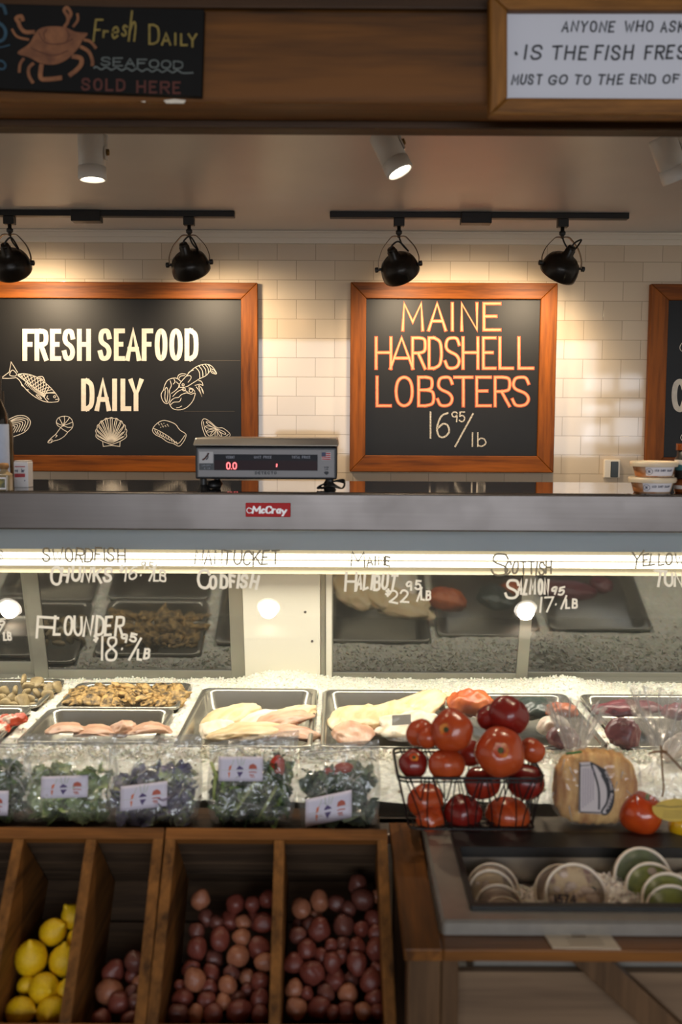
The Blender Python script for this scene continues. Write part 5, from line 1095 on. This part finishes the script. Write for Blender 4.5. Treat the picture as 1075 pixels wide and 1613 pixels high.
def side(A0, A1, B0, B1, n):
    """arched wires from the rim A to the base B"""
    bm = NB(); P = lambda u, v: lerp(lerp(Vector(A0), Vector(A1), u), lerp(Vector(B0), Vector(B1), u), v)
    for k in range(n):
        u0, u1 = k / n, (k + 1) / n; w = u1 - u0
        tube(bm, catmull([P(u0 + w * .06, 0), P(u0 + w * .25, .45), P(u0 + w * .34, .75), P(u0 + w * .36, 1)], 5), .0013, 6); tube(bm, catmull([P(u1 - w * .06, 0), P(u1 - w * .25, .45), P(u1 - w * .34, .75), P(u1 - w * .36, 1)], 5), .0013, 6)
        tube(bm, catmull([P(u0 + w * .2, 0), P(u0 + w * .42, .35), P(u0 + w * .5, .42), P(u0 + w * .58, .35), P(u0 + w * .8, 0)], 5), .0013, 6)
    obj('wire_side', bm, M_wire, t, smooth=True)
side((tx0 + .01, ty0, fz), (tx1 - .01, ty0, fz), (bx0 + .008, by0, bz), (bx1 - .008, by0, bz), 5); side((tx0 + .01, ty1, fz), (tx1 - .01, ty1, fz), (bx0 + .008, by1, bz), (bx1 - .008, by1, bz), 5)
side((tx0, ty0 + .01, fz), (tx0, ty1 - .01, fz), (bx0, by0 + .008, bz), (bx0, by1 - .008, bz), 3); side((tx1, ty0 + .01, fz), (tx1, ty1 - .01, fz), (bx1, by0 + .008, bz), (bx1, by1 - .008, bz), 3)
M_tom = [mat('tomato_red', C(150, 42, 24), .27, col2=C(128, 28, 18), vscale=9, coat=.3), mat('tomato_orange', C(180, 74, 32), .25, col2=C(154, 50, 24), vscale=9, coat=.3), mat('tomato_dark', C(128, 30, 22), .27, col2=C(104, 18, 16), vscale=9, coat=.3)]
M_scar = mat('stem_scar', C(86, 96, 40), .7, col2=C(52, 44, 22), vscale=120); M_halo = mat('stem_halo', C(206, 120, 36), .35, col2=C(176, 62, 24), vscale=60, lo=.42, hi=.58)
def tomato(label, x, y, r, dy, m, axis=(0, 0, 1), ob=.84, lobes=.035, seed=0, scar=True):
    px, py = 600 + x / 3.839, 1040 + y / 3.839; p = at(px, py, dy); rr = r / 3.839 / FPX * dy * 1.02
    t = thing('tomato', label, 'tomato', p, 'tomatoes in the wire basket'); M = axisM(p, axis, seed)
    bm = NB()
    def f(c):
        a = math.atan2(c.y, c.x); q = math.hypot(c.x, c.y); l = 1 + lobes * math.sin(5 * a + seed) * q + lobes * .6 * math.sin(3 * a + seed * 2) * q + .03 * nz(c, 1.2, seed)
        d = .12 * math.exp(-(q / .22) ** 2) * (1 if c.z > 0 else .35)
        return Vector((c.x * l, c.y * l, (c.z * ob * l - (d if c.z > 0 else -d)))) * rr
    ico(bm, 4, 1, f, M); obj('flesh', bm, m, t, smooth=True)
    if scar:
        h = ob * rr - .12 * rr
        bm = NB(); n = 18; ring_ = []; c0 = bm.verts.new(M @ Vector((0, 0, h + .0012)))
        for k in range(n):
            a = 2 * math.pi * k / n; q = rr * (.30 + .08 * nz((math.cos(a) * 3, math.sin(a) * 3, seed), 1)); zz = ob * rr * math.sqrt(1 - (q / rr) ** 2) - .12 * rr * math.exp(-(q / rr / .22) ** 2)
            ring_.append(bm.verts.new(M @ Vector((q * math.cos(a), q * math.sin(a), zz + .0008 + rr * .012))))
        for k in range(n): bm.faces.new((c0, ring_[k], ring_[(k + 1) % n]))
        hl = obj('stem_halo', bm, M_halo, t, smooth=True)
        bm = NB(); lathe(bm, [(0, h + .0035), (rr * .05, h + .0045), (rr * .10, h + .0035), (rr * .13, h + .0025), (rr * .14, h - .001)], 9, M, False, False); obj('stem_scar', bm, M_scar, hl, smooth=True)
    return t
V3 = lambda px, py, y, o=(0, 0, 0): (EYE - at(px, py, y)).normalized() + Vector(o)
tomato('orange-red tomato with its green stem scar facing out, at the top of the pile', 430, 425, 130, 1.70, M_tom[1], V3(712, 1150, 1.7, (-.33, 0, .05)), .92, .03, 1)
tomato('orange tomato at the outer side of the pile behind its scarred neighbour', 240, 440, 90, 1.745, M_tom[1], (-.4, -.2, 1), .9, .03, 2, False); tomato('narrow orange tomato wedged between two bigger ones', 285, 468, 68, 1.715, M_tom[1], (-.4, .3, 1), .95, .03, 3, False)
tomato('dark red tomato at the basket corner with a dull blossom end', 197, 625, 90, 1.70, M_tom[2], (.0, -.7, .75), .92, .02, 4); tomato('plain orange-red tomato resting on the rim', 398, 632, 112, 1.69, M_tom[1], (0, .4, 1), .86, .03, 5, False)
tomato('broad flattened tomato with a dark green stem scar facing out', 722, 555, 152, 1.675, M_tom[1], V3(788, 1185, 1.675, (.04, 0, .08)), .9, .025, 6)
tomato('large heart-shaped red tomato crowning the pile', 770, 330, 124, 1.735, M_tom[2], (.5, .2, .8), .92, .05, 7, False); tomato('red tomato shoulder fused beside the crowning tomato', 660, 345, 86, 1.745, M_tom[2], (-.5, .2, .8), .9, .03, 17, False)
tomato('small orange-red tomato at the bread side of the pile', 918, 545, 82, 1.735, M_tom[1], (.6, .2, .8), .9, .03, 8, False); tomato('red tomato pressed against the rim in the middle', 612, 740, 112, 1.705, M_tom[0], (0, .5, 1), .9, .04, 9, False)
tomato('deep red tomato at the bread side, behind the rim', 878, 735, 118, 1.712, M_tom[2], (.3, .5, 1), .92, .03, 10, False); tomato('orange tomato low behind the wires, at the corner near the bags', 275, 850, 112, 1.74, M_tom[1], (-.2, .6, 1), .95, .05, 11, False)
tomato('lobed orange tomato at the basket bottom corner', 300, 955, 88, 1.712, M_tom[1], (.3, -.5, .5), .85, .06, 12, False); tomato('deep red tomato in the middle behind the wires', 495, 920, 116, 1.73, M_tom[2], (.2, .2, 1), .95, .05, 13, False)
tomato('wide orange-red tomato low behind the wires, bread side', 772, 940, 140, 1.735, M_tom[1], (.1, .2, 1), .82, .02, 14, False); tomato('shadowed tomato in the heart of the pile', 540, 560, 92, 1.765, M_tom[0], (.1, .2, 1), .9, .03, 15, False)
# ================================================================== salad bags on the ledge
M_film = film('clear_bag_film', gloss=.10, haze=.17, hcol=C(240, 240, 234), bscale=30, bst=1.0, bdist=.02, rough=.12, fres=False)
M_zip = film('zip_film', gloss=.08, haze=.30, hcol=C(226, 226, 220), bst=.3, bscale=60, rough=.15)
M_glint = film('crease_film', gloss=.25, haze=.45, hcol=C(244, 244, 240), bst=0, rough=.2, fres=False)  # whitish gloss standing in for highlights on clear film
M_stk = mat('sticker_white', C(206, 200, 214), .5); M_car = mat('print_orange', C(206, 110, 66), .7); M_pur = mat('print_purple', C(84, 70, 112), .7); M_rad = mat('print_russet', C(176, 90, 72), .7); M_grn = mat('print_sage', C(170, 182, 160), .7)
class Surf:
    def __init__(s, fn, N): s.fn = fn; s.N = Vector(N).normalized(); s.k = 0
    def __call__(s, a, b_): return s.fn(a, b_)
def leafmat(name, stops, sc):
    m, nt, b = newmat(name); v = coords(nt); nt.links.new(ramp(nt, noise_n(nt, v, sc, 3, .6), stops), b.inputs['Base Color']); b.inputs['Roughness'].default_value = .4; b.inputs['Subsurface Weight'].default_value = .5; b.inputs['Subsurface Radius'].default_value = (.02, .03, .01); return m
def salad_bag(label, cx, wpx, ytop, ybot, Y, lean, seed, leafm, fill, sticker, B=.034, skew=0.0, topw=1.0, leaf=.020, nleaf=190, twig=None, shear=0.0):
    """cx,wpx,ytop,ybot measured in the photograph at distance Y"""
    p0 = at(cx, ybot, Y); p0.z = ZL + .0012; k = Y * 1.02 / FPX; Wd = wpx * k
    lean = R(lean); Up = Vector((0, math.sin(lean), math.cos(lean))); N = Vector((0, -math.cos(lean), math.sin(lean)))
    lo_, hi_ = .05, .4                                  # height so that the seal shows at row ytop
    for _ in range(40):
        H = (lo_ + hi_) / 2; q = p0 + Up * H; c = CAMR.to_3x3().transposed() @ (q - EYE); row = 806.5 + FPX * c.y / c.z
        if row > ytop: lo_ = H
        else: hi_ = H
    rr = random.Random(seed)
    def shape(th, v):
        a = Wd / 2 * (.93 + .07 * math.sin(math.pi * min(v * 1.3, 1))) * (1 + (topw - 1) * v); f = max(0.0, (1 - v)) ** .55 * (.55 + .45 * math.sin(math.pi * min(1, .15 + v * 1.1))) * (min(1, .35 + v * 5))
        b_ = B * f + .0012
        ct, st_ = math.cos(th), math.sin(th); ct = math.copysign(abs(ct) ** .75, ct); st_ = math.copysign(abs(st_) ** .8, st_)
        q = Vector((ct * 4, v * 7, st_ * 2)); cr = (.012 * nz(q, .9, seed) + .007 * nz(q, 2.3, seed + 3) + .008 * abs(nz((ct * 3 + v * 5, v * 3 - ct * 4, seed), 1.5))) * min(1, 4 * (1 - v) + .08)
        zz = v * H + (0.006 * nz((ct * 2, v, 0), 1, seed) if v > .02 else 0) + shear * ct * v * Wd / 2
        return p0 + Vector((ct * a + skew * v, 0, 0)) + Up * max(zz, 0) + N * (st_ * b_ + cr * st_ + .012 * (1 - v) * 0)
    t = thing('salad_bag', label, 'salad bag', p0, 'bags of salad leaves on the ledge')
    bm = NB(); nth, nv = 72, 54
    rings = [[bm.verts.new(shape(2 * math.pi * i / nth, j / nv)) for i in range(nth)] for j in range(nv + 1)]
    for A, Bq in zip(rings, rings[1:]):
        for i in range(nth): bm.faces.new((A[i], A[(i + 1) % nth], Bq[(i + 1) % nth], Bq[i]))
    bm.faces.new(rings[0]); bmesh.ops.recalc_face_normals(bm, faces=bm.faces); obj('pouch', bm, M_film, t, smooth=True)
    bm = NB()
    for vz in (.90, .935):
        P = [shape(math.pi * (1 - s / 24), vz) + N * .0015 for s in range(25)]; tube(bm, P, .0012, 6)
    P = [shape(math.pi * (1 - s / 24), 1) for s in range(25)]; tube(bm, P, .0008, 5); obj('zip_seal', bm, M_zip, t, smooth=True)
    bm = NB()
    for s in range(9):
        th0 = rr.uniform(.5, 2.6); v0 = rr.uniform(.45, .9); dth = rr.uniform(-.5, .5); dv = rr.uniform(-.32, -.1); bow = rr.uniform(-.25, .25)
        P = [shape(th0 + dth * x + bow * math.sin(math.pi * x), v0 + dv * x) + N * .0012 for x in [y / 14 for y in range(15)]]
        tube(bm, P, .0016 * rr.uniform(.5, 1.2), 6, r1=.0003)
    obj('fold_crease', bm, M_glint, t, smooth=True)  # added whitish tubes imitating bright highlight lines on the bag
    bm = NB(); made = 0
    while made < nleaf:
        v = rr.uniform(.04, fill) * (1 - .16 * rr.random()); th = rr.uniform(0, 2 * math.pi); q = math.sqrt(rr.random()) * .80; top = fill * (.82 + .35 * nz((math.cos(th) * 2, seed, q), 1.4))
        if v > top: continue
        made += 1; c = p0 + (shape(th, v) - (p0 + Up * v * H)) * q + Up * v * H; s = leaf * rr.uniform(.55, 1.25)
        M = Matrix.Translation(c) @ Quaternion((rr.gauss(0, 1), rr.gauss(0, 1), rr.gauss(0, 1), rr.gauss(0, 1))).normalized().to_matrix().to_4x4(); cv = rr.uniform(-.6, .9); el = rr.uniform(.45, .95)
        def lf(u, w):
            wd = math.sin(math.pi * min(max(u, .03), .97)) ** .7; y = (w - .5) * 2 * wd * el
            return M @ (Vector(((u - .5) * 2, y, cv * (u - .5) ** 2 * 2 + .35 * y * y + .12 * math.sin(9 * u + 6 * w + made))) * s)
        grid(bm, 5, 4, lf)
    obj('salad_leaves', bm, leafm, t, smooth=True)
    if twig: twig(t, p0, Up, N, H, Wd)
    # sticker: (centre px, centre py, width px, height px, slant)
    sx, sy_, sw, sh, sl = sticker; Zr = None
    best = None
    for i in range(1, 40):
        for j in range(4, 50):
            q = shape(-0.0 + math.pi * i / 40, j / 54); c = CAMR.to_3x3().transposed() @ (q - EYE); e = (537.5 - FPX * c.x / c.z - sx) ** 2 + (806.5 + FPX * c.y / c.z - sy_) ** 2
            if best is None or e < best[0]: best = (e, q, math.pi * i / 40, j / 54)
    q = best[1] + N * .008; Ux = (Vector((1, 0, 0)) + Up * math.tan(R(sl))).normalized(); Uy = (Up + N * -.02).normalized()
    def lab(a, b_):  # a,b in 0..1 of the sticker, b down
        return q + Ux * (a - .5) * sw * k + Uy * (.5 - b_) * sh * k * 1.06 + N * (-.05 * (a - .5) ** 2 * sw * k + .0012 * nz((a * 3, b_ * 3, seed), 1))
    bm = NB(); grid(bm, 10, 6, lab); st_ = obj('sticker', bm, M_stk, t, smooth=True, solid=.0003)
    L = Surf(lab, N)
    def prnt(m, items):
        bm = NB()
        for kind, pts, w in items:
            if kind == 'l': line(bm, pts, w, L, off=.0006, th=.0002, k=4)
            else: patch(bm, pts, L, .0006, .0002)
        obj('print', bm, m, st_)
    prnt(M_grn, [('l', [(.30, .36), (.35, .12)], .012), ('l', [(.45, .36), (.42, .05)], .014), ('l', [(.50, .36), (.52, .04)], .014), ('l', [(.54, .36), (.60, .08)], .014), ('l', [(.05, .56), (.95, .54)], .010)])
    prnt(M_car, [('p', [(.24, .40), (.30, .34), (.28, .52), (.23, .60)], 0), ('p', [(.22, .64), (.27, .64), (.25, .84), (.235, .86)], 0)])
    prnt(M_pur, [('p', [(.41, .48), (.47, .36), (.55, .46), (.57, .52), (.41, .53)], 0), ('p', [(.42, .62), (.56, .62), (.50, .78), (.48, .86), (.45, .76)], 0)])
    prnt(M_rad, [('p', [(.68, .50), (.70, .34), (.78, .28), (.85, .36), (.87, .50)], 0), ('l', [(.69, .64), (.75, .62), (.86, .64)], .04), ('l', [(.70, .74), (.80, .75)], .05), ('l', [(.72, .82), (.82, .82)], .03)])
    return t
g1 = leafmat('dark_leaves', [(.32, C(26, 34, 24)), (.48, C(80, 100, 66)), (.62, C(136, 154, 106)), (.8, C(96, 96, 108))], 34)
g2 = leafmat('green_leaves', [(.3, C(86, 104, 72)), (.46, C(146, 166, 112)), (.6, C(190, 202, 152)), (.78, C(116, 128, 124))], 36)
g3 = leafmat('purple_leaves', [(.3, C(66, 56, 84)), (.48, C(122, 118, 146)), (.6, C(170, 180, 140)), (.75, C(90, 76, 108))], 30)
g4 = leafmat('mixed_leaves', [(.3, C(20, 28, 24)), (.5, C(66, 86, 60)), (.6, C(136, 156, 92)), (.68, C(60, 60, 80)), (.85, C(80, 36, 46))], 36)
g5 = leafmat('grey_green_leaves', [(.3, C(56, 66, 58)), (.5, C(106, 122, 102)), (.66, C(142, 154, 132)), (.85, C(90, 80, 90))], 26)
M_stem = mat('leaf_stem', C(150, 162, 96), .4); M_redv = mat('red_vegetable', C(176, 52, 36), .3); M_orv = mat('orange_vegetable', C(206, 110, 40), .4)
def stems4(t, p0, Up, N, H, Wd):
    for a, b_, c, d_ in ((-.36, .52, -.46, .72), (-.2, .12, .05, .5), (.1, .1, .3, .45), (-.42, .3, -.4, .6)):
        bm = NB(); tube(bm, [p0 + Vector((a * Wd, 0, 0)) + Up * b_ * H + N * .022, p0 + Vector(((a + c) / 2 * Wd, 0, 0)) + Up * (b_ + d_) / 2 * H + N * .028, p0 + Vector((c * Wd, 0, 0)) + Up * d_ * H + N * .02], .003, 7); obj('stem', bm, M_stem, t, smooth=True)
    bm = NB(); ico(bm, 3, 1, lambda c: c * (1 + .15 * nz(c, 2, 3)), Matrix.Translation(p0 + Vector((.30 * Wd, 0, 0)) + Up * .66 * H + N * .008) @ Matrix.Diagonal((.014, .008, .022, 1))); obj('red_radish', bm, M_redv, t, smooth=True)
def reds5(t, p0, Up, N, H, Wd):
    for a, b_, s in ((.06, .70, .013), (-.10, .65, .010)):
        bm = NB(); ico(bm, 3, 1, None, Matrix.Translation(p0 + Vector((a * Wd, 0, 0)) + Up * b_ * H) @ Matrix.Diagonal((s * 1.4, s * .7, s * .8, 1))); obj('red_radish', bm, M_redv, t, smooth=True)
def or1(t, p0, Up, N, H, Wd):
    bm = NB(); ico(bm, 3, 1, None, Matrix.Translation(p0 + Vector((-.05 * Wd, 0, 0)) + Up * .66 * H) @ Matrix.Diagonal((.022, .008, .01, 1))); obj('orange_slice', bm, M_orv, t, smooth=True)
salad_bag('salad bag of dark leaves cut by the picture edge', -28, 158, 1160, 1316, 1.79, 10, 11, g1, .74, (-16, 1264, 66, 36, 0), twig=or1)
salad_bag('pale green salad bag with a sticker tilted above the leaves, beside the edge bag', 108, 150, 1158, 1318, 1.79, 10, 22, g2, .74, (98, 1238, 74, 32, 2), topw=1.05)
salad_bag('salad bag of purple-grey leaves with its sticker slanting upward', 243, 146, 1158, 1318, 1.785, 10, 33, g3, .74, (227, 1252, 74, 36, 7), topw=1.1)
salad_bag('salad bag of dark mixed leaves with a high sticker and slanting seal', 396, 138, 1160, 1317, 1.785, 9, 44, g4, .80, (383, 1211, 70, 36, 0), topw=1.12, twig=stems4, shear=.16, skew=.004, leaf=.018, nleaf=240)
salad_bag('grey-green salad bag with a low slanted sticker, beside the tomatoes', 534, 130, 1172, 1317, 1.785, 9, 55, g5, .72, (518, 1272, 74, 40, 12), topw=1.06, twig=reds5, shear=.10, leaf=.019, nleaf=210)

# ================================================================== bread and the cellophane bag
M_bread = mat('bread_crust', C(228, 182, 112), .6, col2=C(172, 112, 54), vscale=22, bmp=.6, bscale=60, aniso=(2.6, 1, .7)); M_crumb = mat('bread_crumb', C(226, 188, 128), .7, var=.15, vscale=40)
M_cello = film('cellophane', gloss=.05, haze=.12, hcol=C(238, 232, 222), bscale=34, bst=.8, bdist=.012, rough=.1, fres=False)
fzb = SZ + .0012
a = at(866, 1300, 1.735).x; c = at(1000, 1300, 1.735).x; bc = Vector(((a + c) / 2, 1.725, fzb)); hb = at(930, 1186, 1.71).z - fzb
t = thing('bagged_bread', 'sliced loaf of bread in a clear bag beside the tomatoes', 'bread', bc)
M_top = film('gathered_film', gloss=.14, haze=.26, hcol=C(244, 238, 230), bscale=40, bst=.8, bdist=.01, rough=.14, fres=False)
def sup(c, sx, sy_, sz_, e=.5):
    f = lambda q: math.copysign(abs(q) ** e, q); m_ = max(abs(c.x), abs(c.y), abs(c.z)); n = (abs(c.x) ** 2.9 + abs(c.y) ** 2.9 + abs(c.z) ** 2.9) ** (1 / 2.9)
    return Vector((c.x / n * sx, c.y / n * sy_, c.z / n * sz_))
bw = (c - a) / 2; bd_ = .036
bm = NB(); ico(bm, 5, 1, lambda q: sup(q, bw * .96 * (1 - .05 * max(q.z, 0)), bd_ * .95, hb / 2 * .97) * (1 + .03 * nz(q, 2.0, 4) + .022 * math.sin(34 * q.x + .8 * nz(q, 3, 5)) + .02 * nz(q, 7, 1)) + Vector((bc.x, bc.y, fzb + hb / 2 + .002))); obj('loaf', bm, M_bread, t, smooth=True)
bm = NB(); ico(bm, 5, 1, lambda q: sup(q, bw * 1.04, bd_ * 1.06, hb / 2 * 1.0) * (1 + .035 * nz(q, 2.4, 8) + .02 * abs(nz(q, 6, 2))) + Vector((bc.x, bc.y, fzb + hb / 2 + .001))); obj('clear_wrap', bm, M_cello, t, smooth=True)
FANS = []
def pleat_glints(t):
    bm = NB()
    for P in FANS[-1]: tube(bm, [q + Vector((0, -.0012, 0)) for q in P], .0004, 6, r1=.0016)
    obj('pleat_crease', bm, M_glint, t, smooth=True)  # thin added tubes that imitate highlights along the pleats
def fan(P, Dv, h, r0, r1, seed, pleats=11, flat=.55, side=Vector((1, 0, 0))):
    bm = NB(); Dv = Dv.normalized(); S = (side - Dv * side.dot(Dv)).normalized(); F = Dv.cross(S)
    def fn(u, v):
        th = 2 * math.pi * u; r = r0 + (r1 - r0) * v ** 1.2; w = 1 + (.07 + .10 * v) * math.sin(pleats * th + 2 * math.sin(3 * th + seed)) + .2 * v * nz((math.cos(th) * 2, math.sin(th) * 2, seed + v * 2), 1.5)
        return P + Dv * h * (v + .12 * v * nz((math.cos(th) * 3, math.sin(th) * 3, seed), 1)) + S * math.cos(th) * r * w + F * math.sin(th) * r * w * flat
    FANS.append([[fn(u + .01 * math.sin(7 * v), v) for v in [x / 10 for x in range(1 + int(20 * w), 11)]] for u, w in ((.52, .1), (.56, .2), (.60, .02), (.645, .15), (.70, .05), (.74, .25), (.79, .0), (.84, .2), (.88, .1), (.93, .05))])
    grid(bm, 120, 14, fn); bmesh.ops.remove_doubles(bm, verts=bm.verts, dist=1e-5); return bm
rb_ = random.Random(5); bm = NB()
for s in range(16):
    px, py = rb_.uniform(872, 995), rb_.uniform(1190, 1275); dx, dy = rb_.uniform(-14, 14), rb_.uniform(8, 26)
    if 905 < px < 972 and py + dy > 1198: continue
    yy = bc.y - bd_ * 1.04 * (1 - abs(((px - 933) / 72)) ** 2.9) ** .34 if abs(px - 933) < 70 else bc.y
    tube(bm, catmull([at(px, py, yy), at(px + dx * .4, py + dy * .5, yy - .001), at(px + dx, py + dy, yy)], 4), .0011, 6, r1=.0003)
obj('fold_crease', bm, M_glint, t, smooth=True)  # added tubes imitating highlights on the bread wrap
nk = at(905, 1188, 1.725); tp = at(908, 1112, 1.80)
obj('gathered_top', fan(nk - Vector((0, 0, .004)), tp - nk, (tp - nk).length, 
 .012, .055, 3), M_top, t, smooth=True)
pleat_glints(t)
bm = NB(); tube(bm, [at(892, 1187, 1.71), at(905, 1186, 1.705), at(917, 1184, 1.71)], .002, 6); obj('green_tie', bm, mat('green_tie', C(52, 112, 54), .5), t, smooth=True)
PBr = Plane((0, bc.y - bd_ * 1.02 - .004, .85), (0, -1, .06)); M_bl = mat('bread_label_white', C(196, 184, 182), .5); M_bk = mat('bread_label_black', C(34, 30, 34), .5)
bm = NB(); patch(bm, [(913, 1201), (930, 1200), (955, 1212), (967, 1240), (966, 1270), (958, 1283), (912, 1280)], PBr, 0, .0006); lb = obj('label', bm, M_bl, t)
bm = NB(); line(bm, [(914, 1202), (913.5, 1279)], 2, PBr); line(bm, [(914, 1279), (946, 1280)], 2, PBr); line(bm, [(915, 1206), (930, 1205)], 1.2, PBr); line(bm, [(931, 1201), (943, 1240), (944, 1275)], 3, PBr)
line(bm, [(931, 1201), (953, 1215), (966, 1243), (965, 1268), (956, 1282), (948, 1279), (957, 1262), (957, 1240), (948, 1220)], 3, PBr); patch(bm, [(938, 1205), (955, 1212), (966, 1240), (966, 1268), (958, 1282), (954, 1278), (960, 1262), (959, 1242), (950, 1222)], PBr, .0007, .0003); obj('label_print', bm, M_bk, lb)
bm = NB()
for k in range(5): line(bm, [(919 + k * 4, 1210), (918.5 + k * 4, 1272 - k * 3)], .9, PBr)
obj('label_print', bm, mat('bread_text', C(140, 124, 140), .6), lb)
bm = NB()
for k, ch in enumerate('SLICED BREAD'): glyph(bm, ch, 953 + 9 * math.sin(k * .26), 957 + 9 * math.sin(k * .26), 1214 + k * 5, 1218.5 + k * 5, .9, PBr, off=.0014)
obj('label_print', bm, M_bl, lb)

cx0 = at(988, 1310, 1.70).x; cx1 = at(1150, 1310, 1.70).x; cc = Vector(((cx0 + cx1) / 2, 1.715, fzb)); ch_ = at(1040, 1190, 1.72).z - fzb; cw_ = (cx1 - cx0) / 2
t = thing('cellophane_bag', 'clear cellophane bag tied with brown raffia, with a yellow tag', 'gift bag', cc)
bm = NB(); ico(bm, 5, 1, lambda q: Vector((q.x * cw_ * (1 - .35 * max(q.z, 0)), q.y * .043 * (1 - .4 * max(q.z, 0)), max(q.z, -.80) * ch_ / 1.8)) * (1 + .07 * nz(q, 2.2, 5) + .03 * abs(nz(q, 6, 9))) * 1.0 + cc + Vector((0, 0, ch_ * .8 / 1.8 * 1.09))); obj('clear_wrap', bm, M_cello, t, smooth=True)
nk = at(1046, 1186, 1.72); tp = at(1052, 1105, 1.80); obj('gathered_top', fan(nk - Vector((0, 0, .006)), tp - nk, (tp - nk).length, .016, .075, 6, 13), M_top, t, smooth=True)
pleat_glints(t); bm = NB()
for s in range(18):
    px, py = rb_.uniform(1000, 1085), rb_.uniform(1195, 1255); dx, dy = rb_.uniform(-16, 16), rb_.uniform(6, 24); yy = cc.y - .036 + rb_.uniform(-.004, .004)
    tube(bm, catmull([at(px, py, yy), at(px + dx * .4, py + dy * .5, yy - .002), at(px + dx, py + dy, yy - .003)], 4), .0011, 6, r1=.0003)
obj('fold_crease', bm, M_glint, t, smooth=True)  # highlight lines on the cellophane, modelled as added whitish tubes
M_raf = mat('raffia', C(104, 66, 30), .7); bm = NB()
for q in ([(1042, 1176, 1.675), (1043, 1190, 1.668), (1044, 1215, 1.664), (1046, 1240, 1.662), (1044, 1255, 1.662)], [(1022, 1187, 1.672), (1034, 1184, 1.668), (1043, 1184, 1.666), (1051, 1187, 1.666), (1062, 1198, 1.665), (1076, 1213, 1.665)], [(1041, 1174, 1.672), (1044, 1182, 1.667), (1052, 1184, 1.666)]):
    tube(bm, catmull([at(*p) for p in q], 5), .0016, 7)
obj('raffia_tie', bm, M_raf, t, smooth=True)
PT = Plane((0, 1.658, .85), (0, -1, .12)); el = [(1064 + 36 * math.cos(k * math.pi / 14) , 1273 + 21 * math.sin(k * math.pi / 14)) for k in range(28)]; el = [(x, y + (6 if y < 1265 else 0)) for x, y in el]
bm = NB(); patch(bm, el, PT, 0, .0008); tg = obj('yellow_tag', bm, mat('tag_yellow', C(206, 172, 70), .6, var=.12, vscale=40), t); bm = NB(); line(bm, [(1034, 1269), (1043, 1269), (1055, 1271), (1073, 1270), (1094, 1270)], 1.8, PT, off=.001, th=.0002)
for k in range(4): line(bm, [(1046 - k, 1277 + 3.4 * k), (1080, 1277.5 + 3.4 * k)], .7, PT, off=.001, th=.0002)
obj('print_line', bm, mat('tag_print', C(130, 110, 56), .7), tg)
M_pep = [mat('pepper_orange', C(190, 74, 24), .18, col2=C(160, 44, 16), vscale=14, coat=.4), mat('pepper_yellow', C(206, 160, 20), .2, col2=C(176, 130, 16), vscale=14, coat=.4)]
for (px, py, rp, y, m, lab) in ((1010, 1281, 36, 1.70, M_pep[0], 'round orange-red pepper in the cellophane bag'), (1078, 1300, 26, 1.69, M_pep[1], 'yellow pepper under the yellow tag at the picture edge')):
    p = at(px, py, y); r_ = rp / FPX * y; bm = NB()
    def f(c):
        a_ = math.atan2(c.y, c.x); q = math.hypot(c.x, c.y); l = 1 + .07 * abs(math.sin(2 * a_ + 1)) * q - .22 * math.exp(-(q / .3) ** 2); return Vector((c.x * (1 + .07 * abs(math.sin(2 * a_ + 1))), c.y * (1 + .07 * abs(math.sin(2 * a_ + 1))), c.z * l)) * r_
    tt = thing('bell_pepper', lab, 'pepper', p); M = axisM(p, (.3, -.2, 1)); ico(bm, 4, .95, f, M); obj('flesh', bm, m, tt, smooth=True)
    bm = NB(); tube(bm, [M @ Vector((0, 0, r_ * .62)), M @ Vector((0, 0, r_ * .8)), M @ Vector((r_ * .1, 0, r_ * .95))], r_ * .09, 8); obj('stem', bm, mat('pepper_stem', C(90, 110, 50), .5), tt, smooth=True)
